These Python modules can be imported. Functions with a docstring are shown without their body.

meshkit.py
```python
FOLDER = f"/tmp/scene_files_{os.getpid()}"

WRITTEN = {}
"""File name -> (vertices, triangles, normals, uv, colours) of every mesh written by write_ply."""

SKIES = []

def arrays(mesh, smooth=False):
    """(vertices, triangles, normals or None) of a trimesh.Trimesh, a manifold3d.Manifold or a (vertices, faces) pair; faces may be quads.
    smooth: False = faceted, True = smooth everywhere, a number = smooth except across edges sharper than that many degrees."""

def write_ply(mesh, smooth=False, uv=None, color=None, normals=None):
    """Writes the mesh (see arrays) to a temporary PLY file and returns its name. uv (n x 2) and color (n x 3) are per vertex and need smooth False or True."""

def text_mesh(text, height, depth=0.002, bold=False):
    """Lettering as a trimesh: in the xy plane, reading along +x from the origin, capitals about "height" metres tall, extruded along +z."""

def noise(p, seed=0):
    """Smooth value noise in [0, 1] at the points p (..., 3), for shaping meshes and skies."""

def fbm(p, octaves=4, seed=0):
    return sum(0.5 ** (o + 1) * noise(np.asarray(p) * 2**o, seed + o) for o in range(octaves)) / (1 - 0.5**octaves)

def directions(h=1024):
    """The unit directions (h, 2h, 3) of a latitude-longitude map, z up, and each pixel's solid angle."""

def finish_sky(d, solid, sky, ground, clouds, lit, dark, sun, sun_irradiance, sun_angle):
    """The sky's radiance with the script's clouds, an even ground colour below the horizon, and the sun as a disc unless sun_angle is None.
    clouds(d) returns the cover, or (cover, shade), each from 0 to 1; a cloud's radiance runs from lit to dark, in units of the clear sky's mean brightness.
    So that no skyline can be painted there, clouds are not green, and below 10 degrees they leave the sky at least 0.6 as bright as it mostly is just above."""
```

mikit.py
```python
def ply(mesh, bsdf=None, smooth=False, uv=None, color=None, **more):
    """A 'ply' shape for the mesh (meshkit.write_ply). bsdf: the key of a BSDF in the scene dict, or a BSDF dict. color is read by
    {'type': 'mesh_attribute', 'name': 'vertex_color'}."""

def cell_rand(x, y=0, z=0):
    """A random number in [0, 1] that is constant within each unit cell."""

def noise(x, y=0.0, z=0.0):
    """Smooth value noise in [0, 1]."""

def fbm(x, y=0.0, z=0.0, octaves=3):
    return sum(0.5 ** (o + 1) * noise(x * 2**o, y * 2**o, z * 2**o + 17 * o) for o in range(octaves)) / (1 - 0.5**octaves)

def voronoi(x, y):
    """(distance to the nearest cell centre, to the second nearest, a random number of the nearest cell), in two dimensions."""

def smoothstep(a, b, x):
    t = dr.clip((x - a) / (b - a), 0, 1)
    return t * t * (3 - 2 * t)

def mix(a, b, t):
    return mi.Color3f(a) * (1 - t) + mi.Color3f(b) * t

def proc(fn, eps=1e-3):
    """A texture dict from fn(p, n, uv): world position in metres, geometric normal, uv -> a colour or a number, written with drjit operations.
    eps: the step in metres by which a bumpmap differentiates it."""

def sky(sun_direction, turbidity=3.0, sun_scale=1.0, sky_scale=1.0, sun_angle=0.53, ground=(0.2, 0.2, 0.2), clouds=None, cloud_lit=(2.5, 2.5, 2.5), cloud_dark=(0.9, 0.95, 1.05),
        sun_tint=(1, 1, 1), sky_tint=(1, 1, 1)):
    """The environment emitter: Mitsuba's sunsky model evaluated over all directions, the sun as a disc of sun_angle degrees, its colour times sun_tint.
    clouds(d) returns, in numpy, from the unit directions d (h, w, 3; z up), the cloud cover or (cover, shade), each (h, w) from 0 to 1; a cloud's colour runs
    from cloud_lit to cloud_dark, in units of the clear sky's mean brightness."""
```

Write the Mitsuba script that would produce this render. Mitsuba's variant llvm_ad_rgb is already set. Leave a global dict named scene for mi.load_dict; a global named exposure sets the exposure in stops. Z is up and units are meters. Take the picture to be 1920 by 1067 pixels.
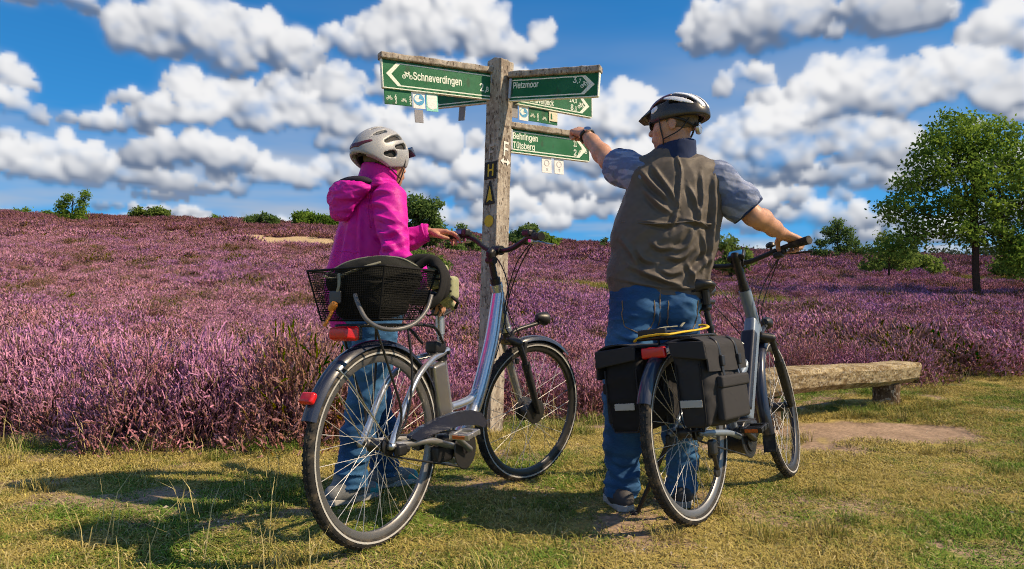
"""Two cyclists at a wooden signpost on a flowering heath (Mitsuba 3 scene script)."""
import math, random
import numpy as np
import trimesh, shapely, manifold3d
import drjit as dr
import mitsuba as mi
import mikit, meshkit
from mikit import proc, noise as tn, fbm as tf, smoothstep as ss, mix
from meshkit import noise as nz, fbm as nfbm, text_mesh

T = mi.ScalarTransform4f
scene, labels = {}, {}

# ------------------------------------------------------------------ camera, sky, exposure
EYE_Z = 0.782
PITCH = math.radians(3.148)
scene['camera'] = {'type': 'perspective', 'fov': 72.88, 'fov_axis': 'x', 'near_clip': 0.05, 'far_clip': 6000.0,
                   'to_world': T().look_at(origin=[0, 0, EYE_Z], target=[0, math.cos(PITCH), EYE_Z + math.sin(PITCH)], up=[0, 0, 1])}
exposure = 2.12
SUN = np.array([0.73, -0.14, 0.67])


# cumulus: azimuth of the centre, elevation of the flat base, half width, height (degrees), how dark the base is
CUMULI = [
    (-23.8, 19.2, 7.7, 4.4, 0.75), (-19.4, 19.6, 2.9, 1.5, 0.6), (-22.7, 21.8, 3.6, 2.2, 0.3), (-6.4, 21.2, 6.4, 5.8, 0.55),
    (-3.7, 22.2, 6.4, 4.3, 0.4), (-11.8, 20.9, 4.5, 2.4, 0.6), (-1.8, 18.2, 6.8, 3.3, 0.6), (-14.3, 17.2, 5.3, 3.2, 0.6),
    (-36.8, 13.5, 2.4, 2.1, 0.75), (-36.9, 15.6, 1.8, 2.4, 0.5), (-30.5, 13.7, 3.1, 1.3, 0.9), (-29.4, 15.4, 1.4, 1.5, 0.9),
    (-24.8, 14.6, 4.3, 4.2, 0.45), (-20.5, 15.7, 2.4, 2.8, 0.5), (-16.0, 14.9, 5.6, 4.1, 0.55), (-9.0, 13.7, 6.8, 3.0, 0.7),
    (-24.7, 11.5, 4.7, 2.6, 1.0), (-26.6, 12.5, 2.2, 1.2, 0.9), (-22.8, 12.5, 2.8, 1.6, 0.3), (-33.7, 10.2, 4.6, 2.2, 0.8),
    (-29.7, 10.6, 2.8, 1.5, 0.6), (-36.5, 10.9, 1.8, 1.1, 0.7), (-5.0, 9.9, 3.6, 2.0, 0.6), (-12.1, 11.9, 4.0, 1.9, 0.7),
    (-18.4, 10.7, 5.0, 2.1, 0.8), (23.4, 20.8, 8.6, 4.7, 1.0), (29.0, 20.8, 3.7, 3.5, 0.4), (15.7, 21.5, 2.5, 3.1, 0.6),
    (35.5, 17.4, 2.6, 5.4, 0.4), (33.8, 14.5, 4.2, 4.2, 0.6), (27.0, 15.3, 7.4, 4.1, 0.55), (18.9, 17.5, 2.4, 2.4, 0.5),
    (22.4, 12.1, 6.6, 4.8, 0.5), (27.0, 12.1, 3.8, 3.5, 0.45), (18.5, 12.8, 4.4, 2.9, 0.5), (25.4, 10.2, 5.0, 1.6, 1.0),
    (9.0, 14.6, 4.8, 5.4, 0.4), (10.8, 12.4, 5.2, 2.6, 0.75), (4.5, 12.1, 6.2, 2.2, 0.8), (30.4, 10.5, 2.6, 2.3, 0.8),
    (36.2, 12.7, 2.3, 2.8, 0.7), (5.9, 9.0, 4.4, 1.5, 0.5), (21.2, 8.9, 4.6, 1.7, 0.7), (4.1, 14.3, 3.6, 2.6, 0.7), (-34.7, 21.0, 4.9, 1.3, 1.6),
]


def cumulus_puffs():
    """Every puff of every bank: (azimuth, elevation, radius, depth, darkness of the spot). Banks in view first, then others all round the sky."""
    rng = np.random.default_rng(404)
    banks = list(CUMULI)
    for _ in range(360):                                   # small rolls towards the horizon, all round
        e = rng.uniform(0.6, 11.5)
        banks.append((rng.uniform(-180, 180), e, (.9 + rng.gamma(1.6, 1.3)) * (.75 + e * .08), rng.uniform(.35, 1.5) * (.50 + e * .12), rng.uniform(.5, 1.5)))
    for _ in range(120):                                   # cumulus in the rest of the sky
        a, e = rng.uniform(40, 320), rng.uniform(9, 60)
        banks.append((a if a < 180 else a - 360, e, rng.uniform(3, 8) / math.cos(math.radians(e)), rng.uniform(2, 5), rng.uniform(.4, 1.0)))
    for _ in range(14):
        banks.append((rng.uniform(-44, 44), rng.uniform(29, 60), rng.uniform(4, 9), rng.uniform(2, 4), rng.uniform(.6, 1.2)))
    P = []
    for a0, e0, w, h, dk in banks:
        w, h = w * 1.12, h * 1.08
        n = int(9 + 4.2 * w / h)
        for _ in range(n):
            u = rng.uniform(-1, 1)
            top = math.sqrt(max(0.0, 1 - u * u)) ** 0.8 * h * rng.uniform(.75, 1.05)
            r = min(h * .52, .18 * w + .15 * h) * rng.uniform(.65, 1.15) * (1 - .35 * abs(u))
            e = e0 + max(r * .55, rng.uniform(.25, 1) * (top - r * .6))
            P.append((a0 + u * w * .92, e, r, rng.uniform(0, .4) * r, e0, h, dk))
    out = [(np.array(P))]
    for lvl, (kids, f0, f1) in enumerate(((6, .38, .62), (5, .36, .60))):
        Q = out[-1]
        Q = Q[(Q[:, 2] > (.5 if lvl == 0 else .55)) & ((np.abs(Q[:, 0]) < 48) | (lvl == 0))]
        m = len(Q) * kids
        R = np.repeat(Q, kids, 0)
        t = rng.uniform(-.35 * np.pi, 1.35 * np.pi, m)
        r = R[:, 2] * rng.uniform(f0, f1, m)
        k = rng.uniform(.35, .98, m)
        N = R.copy()
        N[:, 0] += np.cos(t) * R[:, 2] * k
        N[:, 1] += np.sin(t) * R[:, 2] * k * .95
        N[:, 2] = r
        N[:, 3] = R[:, 3] + R[:, 2] * np.sqrt(1 - k * k) * .8
        N[:, 1] = np.maximum(N[:, 1], N[:, 4] + r * .2)
        out.append(N)
    return np.vstack(out)


def clouds(d):
    from scipy.ndimage import gaussian_filter
    az = np.degrees(np.arctan2(d[..., 0], d[..., 1]))
    el = np.degrees(np.arcsin(np.clip(d[..., 2], -1, 1)))
    n1, n2 = nfbm(d * 16.0, 4, 3) - .5, nfbm(d * 16.0 + 5.3, 4, 11) - .5
    m1, m2 = nfbm(d * 55.0, 3, 23) - .5, nfbm(d * 55.0 + 2.7, 3, 29) - .5
    A, E = az + 1.5 * n1 + .55 * m1, el + 1.2 * n2 + .5 * m2
    H = np.full(az.shape, -9.0)
    C = np.zeros(az.shape)
    B = np.zeros(az.shape)
    ecol = el[:, 0]
    arow = az[0]
    order = np.argsort(arow)
    asort = arow[order]
    for a0, e0, r, z, be, bh, dk in cumulus_puffs():
        rx = r / max(.25, math.cos(math.radians(min(e0, 80))))
        i = np.nonzero(np.abs(ecol - e0) < r + 1.2)[0]
        j = order[np.searchsorted(asort, a0 - rx - 1.6):np.searchsorted(asort, a0 + rx + 1.6)]
        if not len(i) or not len(j):
            continue
        ix = np.ix_(i, j)
        q = 1 - ((A[ix] - a0) / rx) ** 2 - ((E[ix] - e0) / r) ** 2
        hh = np.where(q > 0, z + r * np.sqrt(np.maximum(q, 0)), -9)
        C[ix] = np.maximum(C[ix], np.clip(q * 1.5, 0, 1))
        up = hh > H[ix]
        B[ix] = np.where(up, dk * np.clip(.95 - (E[ix] - be) / (bh * .95), 0, 1), B[ix])
        H[ix] = np.maximum(H[ix], hh)
    Hs = np.maximum(H, 0)
    soft = gaussian_filter(Hs, 1.0)
    wide = gaussian_filter(Hs, 9.0)
    step = 180.0 / 1024
    gy, gx = np.gradient(soft, step)
    gy = -gy                                           # rows run downwards
    if arow[1] < arow[0]:
        gx = -gx
    s = SUN / np.linalg.norm(SUN)
    side = np.cos(np.radians(az)) * s[0] - np.sin(np.radians(az)) * s[1]
    lam = (-gx * side * .8 - gy * .72 + .75) / np.sqrt(gx * gx + gy * gy + 1)
    lit = np.clip(.46 + .46 * lam + .24 * np.clip(soft - wide, -1, 1), 0, 1)
    shade = np.clip(1.0 - lit + B * .95 - .20 + (n1 + m1) * .30 + .14 * np.clip((14 - el) / 10, 0, 1), 0, 1)
    cover = np.clip(C * (1.0 + 1.5 * m2 + 1.2 * n2) - .05, 0, 1)
    cover = .5 * cover + .3 * gaussian_filter(cover, 1.4) + .2 * gaussian_filter(cover, 5)
    cover = cover * cover * (3 - 2 * cover)
    t = 1.0 / np.maximum(d[..., 2] + 0.045, 0.02)
    veil = nfbm(np.stack([d[..., 0] * t * .8, d[..., 1] * t * 1.6, 0 * t], -1) + 4.2, 5, 37)
    veil = np.clip((veil - .40) * 3.2, 0, 1) * .75 * np.clip((26 - el) / 14, 0, 1)
    veil = np.maximum(veil, .42 * np.exp(-np.maximum(el, 0) / 5.0))
    shade = np.where(cover > veil, shade, .55 * (1 - cover) + shade * cover)
    cover = np.maximum(cover, veil)
    return np.clip(cover * 0.96, 0, 1), gaussian_filter(shade, .6)


scene['sky'] = mikit.sky(SUN, turbidity=2.6, sun_scale=1.0, sky_scale=0.78, sky_tint=(0.19, 0.86, 1.27), sun_tint=(1.0, 0.95, 0.86),
                         ground=(0.16, 0.12, 0.10), clouds=clouds, cloud_lit=(3.7, 3.65, 3.6), cloud_dark=(0.55, 0.72, 1.08))
labels['sky'] = {'label': 'blue summer sky with piled white cumulus clouds', 'kind': 'structure'}


# ------------------------------------------------------------------ helpers
def V(*a):
    return np.array(a, float)


def unit(v):
    v = np.asarray(v, float)
    return v / np.linalg.norm(v)


def mat(name, **kw):
    """A principled BSDF as a scene entry."""
    base = kw.pop('base', None)
    d = {'type': 'principled', 'roughness': kw.pop('rough', 0.5), 'specular': kw.pop('spec', 0.5), **kw}
    if base is not None:
        d['base_color'] = base if isinstance(base, dict) else {'type': 'rgb', 'value': list(base)}
    scene[name] = {'type': 'twosided', 'bsdf': d}
    return name


_used = {}


def key_for(k):
    n = _used.get(k, 0)
    _used[k] = n + 1
    return k if n == 0 else f'{k}_{n:03d}'


def add(key, mesh, m, smooth=35, M=None, uv=None, label=None, cat=None, group=None, kind=None):
    """One entry of the scene. key is numbered when it is taken. M: 4x4 placement."""
    key = key_for(key)
    if isinstance(mesh, dict):
        d = dict(mesh)
    else:
        d = mikit.ply(mesh, m, smooth=smooth, uv=uv)
    if M is not None:
        d['to_world'] = T(np.asarray(M, float).tolist())
    scene[key] = d
    tag(key, label, cat, group, kind)
    return key


def tag(key, label=None, cat=None, group=None, kind=None):
    e = {}
    if label: e['label'] = label
    if cat: e['category'] = cat
    if group: e['group'] = group
    if kind: e['kind'] = kind
    if e: labels[key] = {**labels.get(key, {}), **e}


def cat(*ms):
    ms = [m for m in ms if m is not None]
    vs, fs, n = [], [], 0
    for m in ms:
        v, f = (m.vertices, m.faces) if hasattr(m, 'vertices') else m
        vs.append(np.asarray(v)); fs.append(np.asarray(f) + n); n += len(v)
    return trimesh.Trimesh(np.vstack(vs), np.vstack(fs), process=False)


def xf(m, M):
    M = np.asarray(M, float)
    return trimesh.Trimesh(np.asarray(m.vertices) @ M[:3, :3].T + M[:3, 3], m.faces if np.linalg.det(M[:3, :3]) > 0 else np.asarray(m.faces)[:, ::-1], process=False)


def frame(o, x, y, z):
    M = np.eye(4)
    M[:3, 0], M[:3, 1], M[:3, 2], M[:3, 3] = x, y, z, o
    return M


def catmull(P, n=8):
    """A smooth curve through the points; n steps per span. Extra columns (radii) go along."""
    P = np.asarray(P, float)
    Q = np.vstack([2 * P[0] - P[1], P, 2 * P[-1] - P[-2]])
    out = []
    for i in range(1, len(Q) - 2):
        t = np.linspace(0, 1, n, endpoint=False)[:, None]
        a, b, c, d = Q[i - 1:i + 3]
        out.append(0.5 * (2 * b + (c - a) * t + (2 * a - 5 * b + 4 * c - d) * t ** 2 + (3 * b - a - 3 * c + d) * t ** 3))
    out.append(P[-1:])
    return np.vstack(out)


def tube(P, r, sides=10, cap=True, closed=False, up=None, flat=1.0):
    """A swept tube through the points P; r a number, a list, or None when P has a fourth column. flat: squash along the frame's second axis."""
    P = np.asarray(P, float)
    if r is None:
        P, r = P[:, :3], P[:, 3]
    n = len(P)
    r = np.broadcast_to(np.asarray(r, float), (n,))
    if closed:
        tg = np.roll(P, -1, 0) - np.roll(P, 1, 0)
    else:
        tg = np.gradient(P, axis=0)
    tg /= np.maximum(np.linalg.norm(tg, axis=1, keepdims=True), 1e-12)
    a = np.array(up, float) if up is not None else (V(0, 0, 1) if abs(tg[0][2]) < 0.9 else V(1, 0, 0))
    N = np.zeros_like(P)
    for i in range(n):
        if up is not None:
            a = np.array(up, float)
        a = a - tg[i] * (a @ tg[i])
        a /= max(np.linalg.norm(a), 1e-9)
        N[i] = a
    Bn = np.cross(tg, N)
    th = np.arange(sides) * 2 * np.pi / sides
    ring = P[:, None] + r[:, None, None] * (np.cos(th)[None, :, None] * Bn[:, None] + flat * np.sin(th)[None, :, None] * N[:, None])
    v = ring.reshape(-1, 3)
    i, j = np.meshgrid(np.arange(n if closed else n - 1), np.arange(sides), indexing='ij')
    i2, j2 = (i + 1) % n, (j + 1) % sides
    q = np.stack([i * sides + j, i * sides + j2, i2 * sides + j2, i2 * sides + j], -1).reshape(-1, 4)
    f = np.vstack([q[:, [0, 1, 2]], q[:, [0, 2, 3]]])
    if cap and not closed:
        v = np.vstack([v, P[:1], P[-1:]])
        j = np.arange(sides); k = (j + 1) % sides
        f = np.vstack([f, np.stack([k, j, j * 0 + n * sides], 1), np.stack([(n - 1) * sides + j, (n - 1) * sides + k, j * 0 + n * sides + 1], 1)])
    return trimesh.Trimesh(v, f, process=False)


def rod(a, b, r, sides=10, r2=None):
    a, b = V(*a), V(*b)
    return tube(np.array([a, b]), [r, r if r2 is None else r2], sides)


def lathe(prof, sides=24, o=(0, 0, 0), axis=(0, 0, 1)):
    """Revolve (radius, height) pairs about an axis through o."""
    z = unit(axis)
    x = unit(np.cross(z, V(0, 0, 1) if abs(z[2]) < 0.9 else V(1, 0, 0)))
    y = np.cross(z, x)
    prof = np.asarray(prof, float)
    th = np.arange(sides) * 2 * np.pi / sides
    v = V(*o) + prof[:, None, 1, None] * z + prof[:, None, 0, None] * (np.cos(th)[None, :, None] * x + np.sin(th)[None, :, None] * y)
    n = len(prof)
    i, j = np.meshgrid(np.arange(n - 1), np.arange(sides), indexing='ij')
    j2 = (j + 1) % sides
    q = np.stack([i * sides + j, i * sides + j2, (i + 1) * sides + j2, (i + 1) * sides + j], -1).reshape(-1, 4)
    f = np.vstack([q[:, [0, 1, 2]], q[:, [0, 2, 3]]])
    return trimesh.Trimesh(v.reshape(-1, 3), f, process=False)


def hull(pts, r=0.0, sub=1):
    """Convex hull of points, or of spheres about them (a rounded solid)."""
    pts = np.asarray(pts, float)
    if r > 0:
        s = trimesh.creation.icosphere(sub, r).vertices
        pts = (pts[:, None] + s[None]).reshape(-1, 3)
    return trimesh.convex.convex_hull(pts)


def rbox(c, size, r=0.004, R=None):
    """A box with rounded edges."""
    h = np.asarray(size, float) / 2 - r
    p = np.array([[a, b, d] for a in (-1, 1) for b in (-1, 1) for d in (-1, 1)], float) * h
    m = hull(p, r)
    if R is not None:
        m = xf(m, frame(V(0, 0, 0), R[0], R[1], R[2]))
    return xf(m, frame(V(*c), V(1, 0, 0), V(0, 1, 0), V(0, 0, 1)))


def plate(poly, t, M=None, r=0):
    """A flat plate: a shapely polygon extruded by t along z, then placed by M."""
    m = trimesh.creation.extrude_polygon(poly, t, engine='earcut')
    return m if M is None else xf(m, M)


# ---- implicit surfaces: smooth unions of round cones and ellipsoids, meshed by sparse surface nets
def s_cone(a, b, ra, rb):
    a, b = np.float32(a), np.float32(b)
    ab = b - a
    L2 = np.float32(ab @ ab)

    def f(p):
        t = np.clip(((p - a) @ ab) / L2, 0, 1)
        return np.linalg.norm(p - a - t[:, None] * ab, axis=1) - (ra + (rb - ra) * t)
    return f


def s_ell(c, r, R=None):
    c, r = np.float32(c), np.float32(r)
    R = None if R is None else np.float32(R)

    def f(p):
        q = p - c
        if R is not None:
            q = q @ R.T
        k0 = np.linalg.norm(q / r, axis=1)
        k1 = np.linalg.norm(q / (r * r), axis=1)
        return k0 * (k0 - 1) / np.maximum(k1, 1e-6)
    return f


def s_box(c, h, r, R=None):
    c, h = np.float32(c), np.float32(h) - np.float32(r)
    R = None if R is None else np.float32(R)

    def f(p):
        q = p - c
        if R is not None:
            q = q @ R.T
        q = np.abs(q) - h
        return np.linalg.norm(np.maximum(q, 0), axis=1) + np.minimum(q.max(1), 0) - r
    return f


def s_join(parts):
    """parts: (f, k) smooth union with blend k; (f, k, '-') smooth subtraction; (f, k, '&') intersection."""
    def f(p):
        d = None
        for it in parts:
            e = it[0](p)
            k = it[1]
            op = it[2] if len(it) > 2 else '+'
            if d is None:
                d = e
            elif op == '+':
                h = np.clip(0.5 + 0.5 * (d - e) / k, 0, 1)
                d = d + (e - d) * h - k * h * (1 - h)
            elif op == '-':
                h = np.clip(0.5 - 0.5 * (d + e) / k, 0, 1)
                d = d + (-e - d) * h + k * h * (1 - h)
            else:
                d = np.maximum(d, e)
        return d
    f.parts = parts
    return f


def net(f, lo, hi, h, B=8):
    """Surface nets over the sparse blocks that the surface f = 0 passes through."""
    lo, hi = np.asarray(lo, float), np.asarray(hi, float)
    nb = np.ceil((hi - lo) / (h * B)).astype(int)
    idx = np.stack(np.meshgrid(*[np.arange(k) for k in nb], indexing='ij'), -1).reshape(-1, 3)
    cen = lo + (idx + 0.5) * h * B
    keep = np.abs(f(cen.astype(np.float32))) < h * B * 1.15
    idx = idx[keep]
    g = np.stack(np.meshgrid(*[np.arange(B + 1)] * 3, indexing='ij'), -1).reshape(-1, 3)
    Dim = nb * B + 2
    verts, ids, quads = [], [], []
    G = 3                                          # blocks are evaluated in groups, each with only the primitives that reach it
    gk = ((idx[:, 0] // G) * 4096 + idx[:, 1] // G) * 4096 + idx[:, 2] // G
    o_ = np.argsort(gk, kind='stable')
    idx, gk = idx[o_], gk[o_]
    cuts = np.r_[np.nonzero(np.r_[True, gk[1:] != gk[:-1]])[0], len(idx)]
    full = f
    reach = 2.6 * h * B * G * 0.866

    def cid(c):
        return (c[..., 0] * Dim[1] + c[..., 1]) * Dim[2] + c[..., 2]
    for s, s_end in zip(cuts[:-1], cuts[1:]):
        blk = idx[s:s_end]
        if hasattr(full, 'parts'):
            mid = (lo + ((blk.min(0) + blk.max(0) + 1) / 2) * h * B)[None].astype(np.float32)
            kept = [p for n_, p in enumerate(full.parts) if p[0](mid)[0] < reach + p[1]]
            if not kept or len(kept[0]) > 2:
                kept = full.parts
            f = s_join(kept)
        gi = blk[:, None] * B + g[None]
        val = f((lo + gi.reshape(-1, 3) * h).astype(np.float32)).reshape(len(blk), B + 1, B + 1, B + 1)
        sg = val < 0
        c8 = [(a, b, c) for a in (0, 1) for b in (0, 1) for c in (0, 1)]
        sub = lambda A, o: A[:, o[0]:o[0] + B, o[1]:o[1] + B, o[2]:o[2] + B]
        cnt = sum(sub(sg, o).astype(int) for o in c8)
        act = np.argwhere((cnt > 0) & (cnt < 8))
        if len(act):
            k, cc = act[:, 0], act[:, 1:]
            vals = {o: val[k, cc[:, 0] + o[0], cc[:, 1] + o[1], cc[:, 2] + o[2]] for o in c8}
            acc, num = np.zeros((len(act), 3)), np.zeros(len(act))
            for o in c8:
                for ax in range(3):
                    if o[ax] == 0:
                        o2 = tuple(1 if q == ax else o[q] for q in range(3))
                        a, b = vals[o], vals[o2]
                        x = (a < 0) != (b < 0)
                        t = np.where(x, a / np.where(x, a - b, 1), 0)
                        pt = np.array(o, float) + t[:, None] * np.eye(3)[ax]
                        acc += np.where(x[:, None], pt, 0); num += x
            gc = blk[k] * B + cc
            verts.append(lo + (gc + acc / num[:, None]) * h)
            ids.append(cid(gc))
        for ax in range(3):
            o2 = [0, 0, 0]; o2[ax] = 1
            a, b = sub(sg, (0, 0, 0)), sub(sg, tuple(o2))
            e = np.argwhere(a != b)
            if not len(e):
                continue
            gc = blk[e[:, 0]] * B + e[:, 1:]
            u, w = [(1, 2), (2, 0), (0, 1)][ax]
            du, dw = np.eye(3, dtype=int)[u], np.eye(3, dtype=int)[w]
            q = np.stack([cid(gc - du - dw), cid(gc - dw), cid(gc), cid(gc - du)], 1)
            inside = a[e[:, 0], e[:, 1], e[:, 2], e[:, 3]]
            q = np.where(inside[:, None], q, q[:, ::-1])
            quads.append(q)
    v, idl, q = np.vstack(verts), np.concatenate(ids), np.vstack(quads)
    o = np.argsort(idl)
    srt = idl[o]
    pos = np.clip(np.searchsorted(srt, q), 0, len(srt) - 1)
    ok = (srt[pos] == q).all(1)
    q = o[pos[ok]]
    return trimesh.Trimesh(v, np.vstack([q[:, [0, 1, 2]], q[:, [0, 2, 3]]]), process=False)


def vnormals(m):
    v, f = np.asarray(m.vertices), np.asarray(m.faces)
    n = np.zeros_like(v)
    fn = np.cross(v[f[:, 1]] - v[f[:, 0]], v[f[:, 2]] - v[f[:, 0]])
    for k in range(3):
        np.add.at(n, f[:, k], fn)
    return n / np.maximum(np.linalg.norm(n, axis=1, keepdims=True), 1e-12)


def relax(m, n=4):
    """Taubin smoothing: shrink, then inflate, n times."""
    from scipy import sparse
    v, f = np.array(m.vertices), np.asarray(m.faces)
    e = np.vstack([f[:, [0, 1]], f[:, [1, 2]], f[:, [2, 0]]])
    A = sparse.coo_matrix((np.ones(2 * len(e)), (np.r_[e[:, 0], e[:, 1]], np.r_[e[:, 1], e[:, 0]])), shape=(len(v),) * 2).tocsr()
    A.data[:] = 1.0
    deg = np.maximum(np.asarray(A.sum(1)).ravel(), 1)[:, None]
    for _ in range(n):
        for k in (0.5, -0.52):
            v = v + k * (A @ v / deg - v)
    return trimesh.Trimesh(v, f, process=False)


def push(m, amount):
    """Moves each vertex along its normal."""
    return trimesh.Trimesh(np.asarray(m.vertices) + vnormals(m) * np.asarray(amount)[:, None], m.faces, process=False)

# ------------------------------------------------------------------ the heath: ground sheet
EDGE = np.array([[-40, 5.5], [-6, 4.5], [-3.3, 4.35], [-2.2, 4.25], [-1.2, 4.45], [-0.4, 4.9], [0.3, 5.2], [1.0, 5.7], [2.0, 6.9], [2.8, 7.6], [3.9, 7.7], [4.6, 7.5], [5.3, 8.6], [7, 9.2], [12, 11], [40, 16]])
SAND = [(-21.8, 56, 2.1, 3.0), (-19.6, 53, 2.0, 3.2), (-18.2, 56.5, 2.2, 2.8), (-16.6, 52.5, 2.0, 3.0), (-15.2, 55, 1.8, 2.6), (-17.6, 49, 1.4, 1.8), (-24.4, 59, 1.6, 2.6), (-27, 58, 1.7, 2.0),
        (-13.6, 50, 1.8, 2.4), (-37, 70, 2.4, 3.2), (-34.5, 67, 1.5, 2.4), (-44, 72, 1.8, 3), (-30, 62, 1.7, 2.4)]
LAWN = [(8.0, 25.5, 3.4, 2.2), (2.6, 29.5, 3.0, 1.5), (5.2, 27, 2, 1.2), (30.5, 41, 5.0, 3)]
DIRT = [(2.66, 5.08, 0.98, 0.56), (1.7, 4.35, 0.60, 0.30), (-3.0, 4.1, .6, .16), (2.2, 3.3, .30, .10)]


def edge_y(x):
    return np.interp(x, EDGE[:, 0], EDGE[:, 1])


def blobs(x, y, L, w=0.9, amp=1.6):
    """Largest 1 - r^2 over elliptical patches, ruffled by noise."""
    p = np.stack([x, y, 0 * x], -1)
    n = nfbm(p * w, 3, 41) - 0.5
    f = np.full(np.shape(x), -9.0)
    for a, b, ra, rb in L:
        f = np.maximum(f, 1 - ((x - a) / ra) ** 2 - ((y - b) / rb) ** 2 + n * amp)
    return f


def ground_z(x, y):
    x, y = np.asarray(x, float), np.asarray(y, float)
    d = np.maximum(y, 1e-3)
    r = np.clip(x / np.maximum(d, 1.0), -1.1, 1.1)
    e = np.interp(r, [-1.1, -0.754, -0.52, -0.28, 0.08, 0.35, 0.74, 1.1], [0.165, 0.1626, 0.153, 0.143, 0.119, 0.104, 0.094, 0.09])
    a = (80 * e + 0.30) / 62.5
    t = np.clip(d - 80, 0, None)
    g = np.where(d < 5, 0, (d - 5) ** 2 / (d + 10))
    far = 62.5 + 0.972 * np.minimum(t, 25) * (1 - np.minimum(t, 25) / 50) - 0.10 * np.clip(t - 25, 0, 600)
    g = np.where(d > 80, far, g)
    p = np.stack([x, y, 0 * x], -1)
    wild = np.clip((y - 9) / 14, 0, 1) * np.clip((130 - y) / 40, 0, 1)
    bump = (nfbm(p * 0.11, 3, 31) - 0.5) * 1.0 * wild * np.clip(y / 45, .3, 1) + (nfbm(p * 0.5, 2, 33) - 0.5) * 0.35 * wild
    fine = (nfbm(p * 2.2, 3, 35) - 0.5) * 0.035 * np.clip((12 - y) / 4, 0, 1)
    dirt = np.clip(blobs(x, y, DIRT[:2], 2.6, .6), 0, 1) * -0.025
    side = np.clip((np.abs(x) - 1.1 * d) / np.maximum(d, 8), 0, 1)
    return a * g * (1 - side) + bump + fine + dirt


def thinness(x, y):
    return nfbm(np.stack([x, y, 0 * x], -1) * 2.6 + V(11.9, 0, 1.5), 3, 71)


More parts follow.
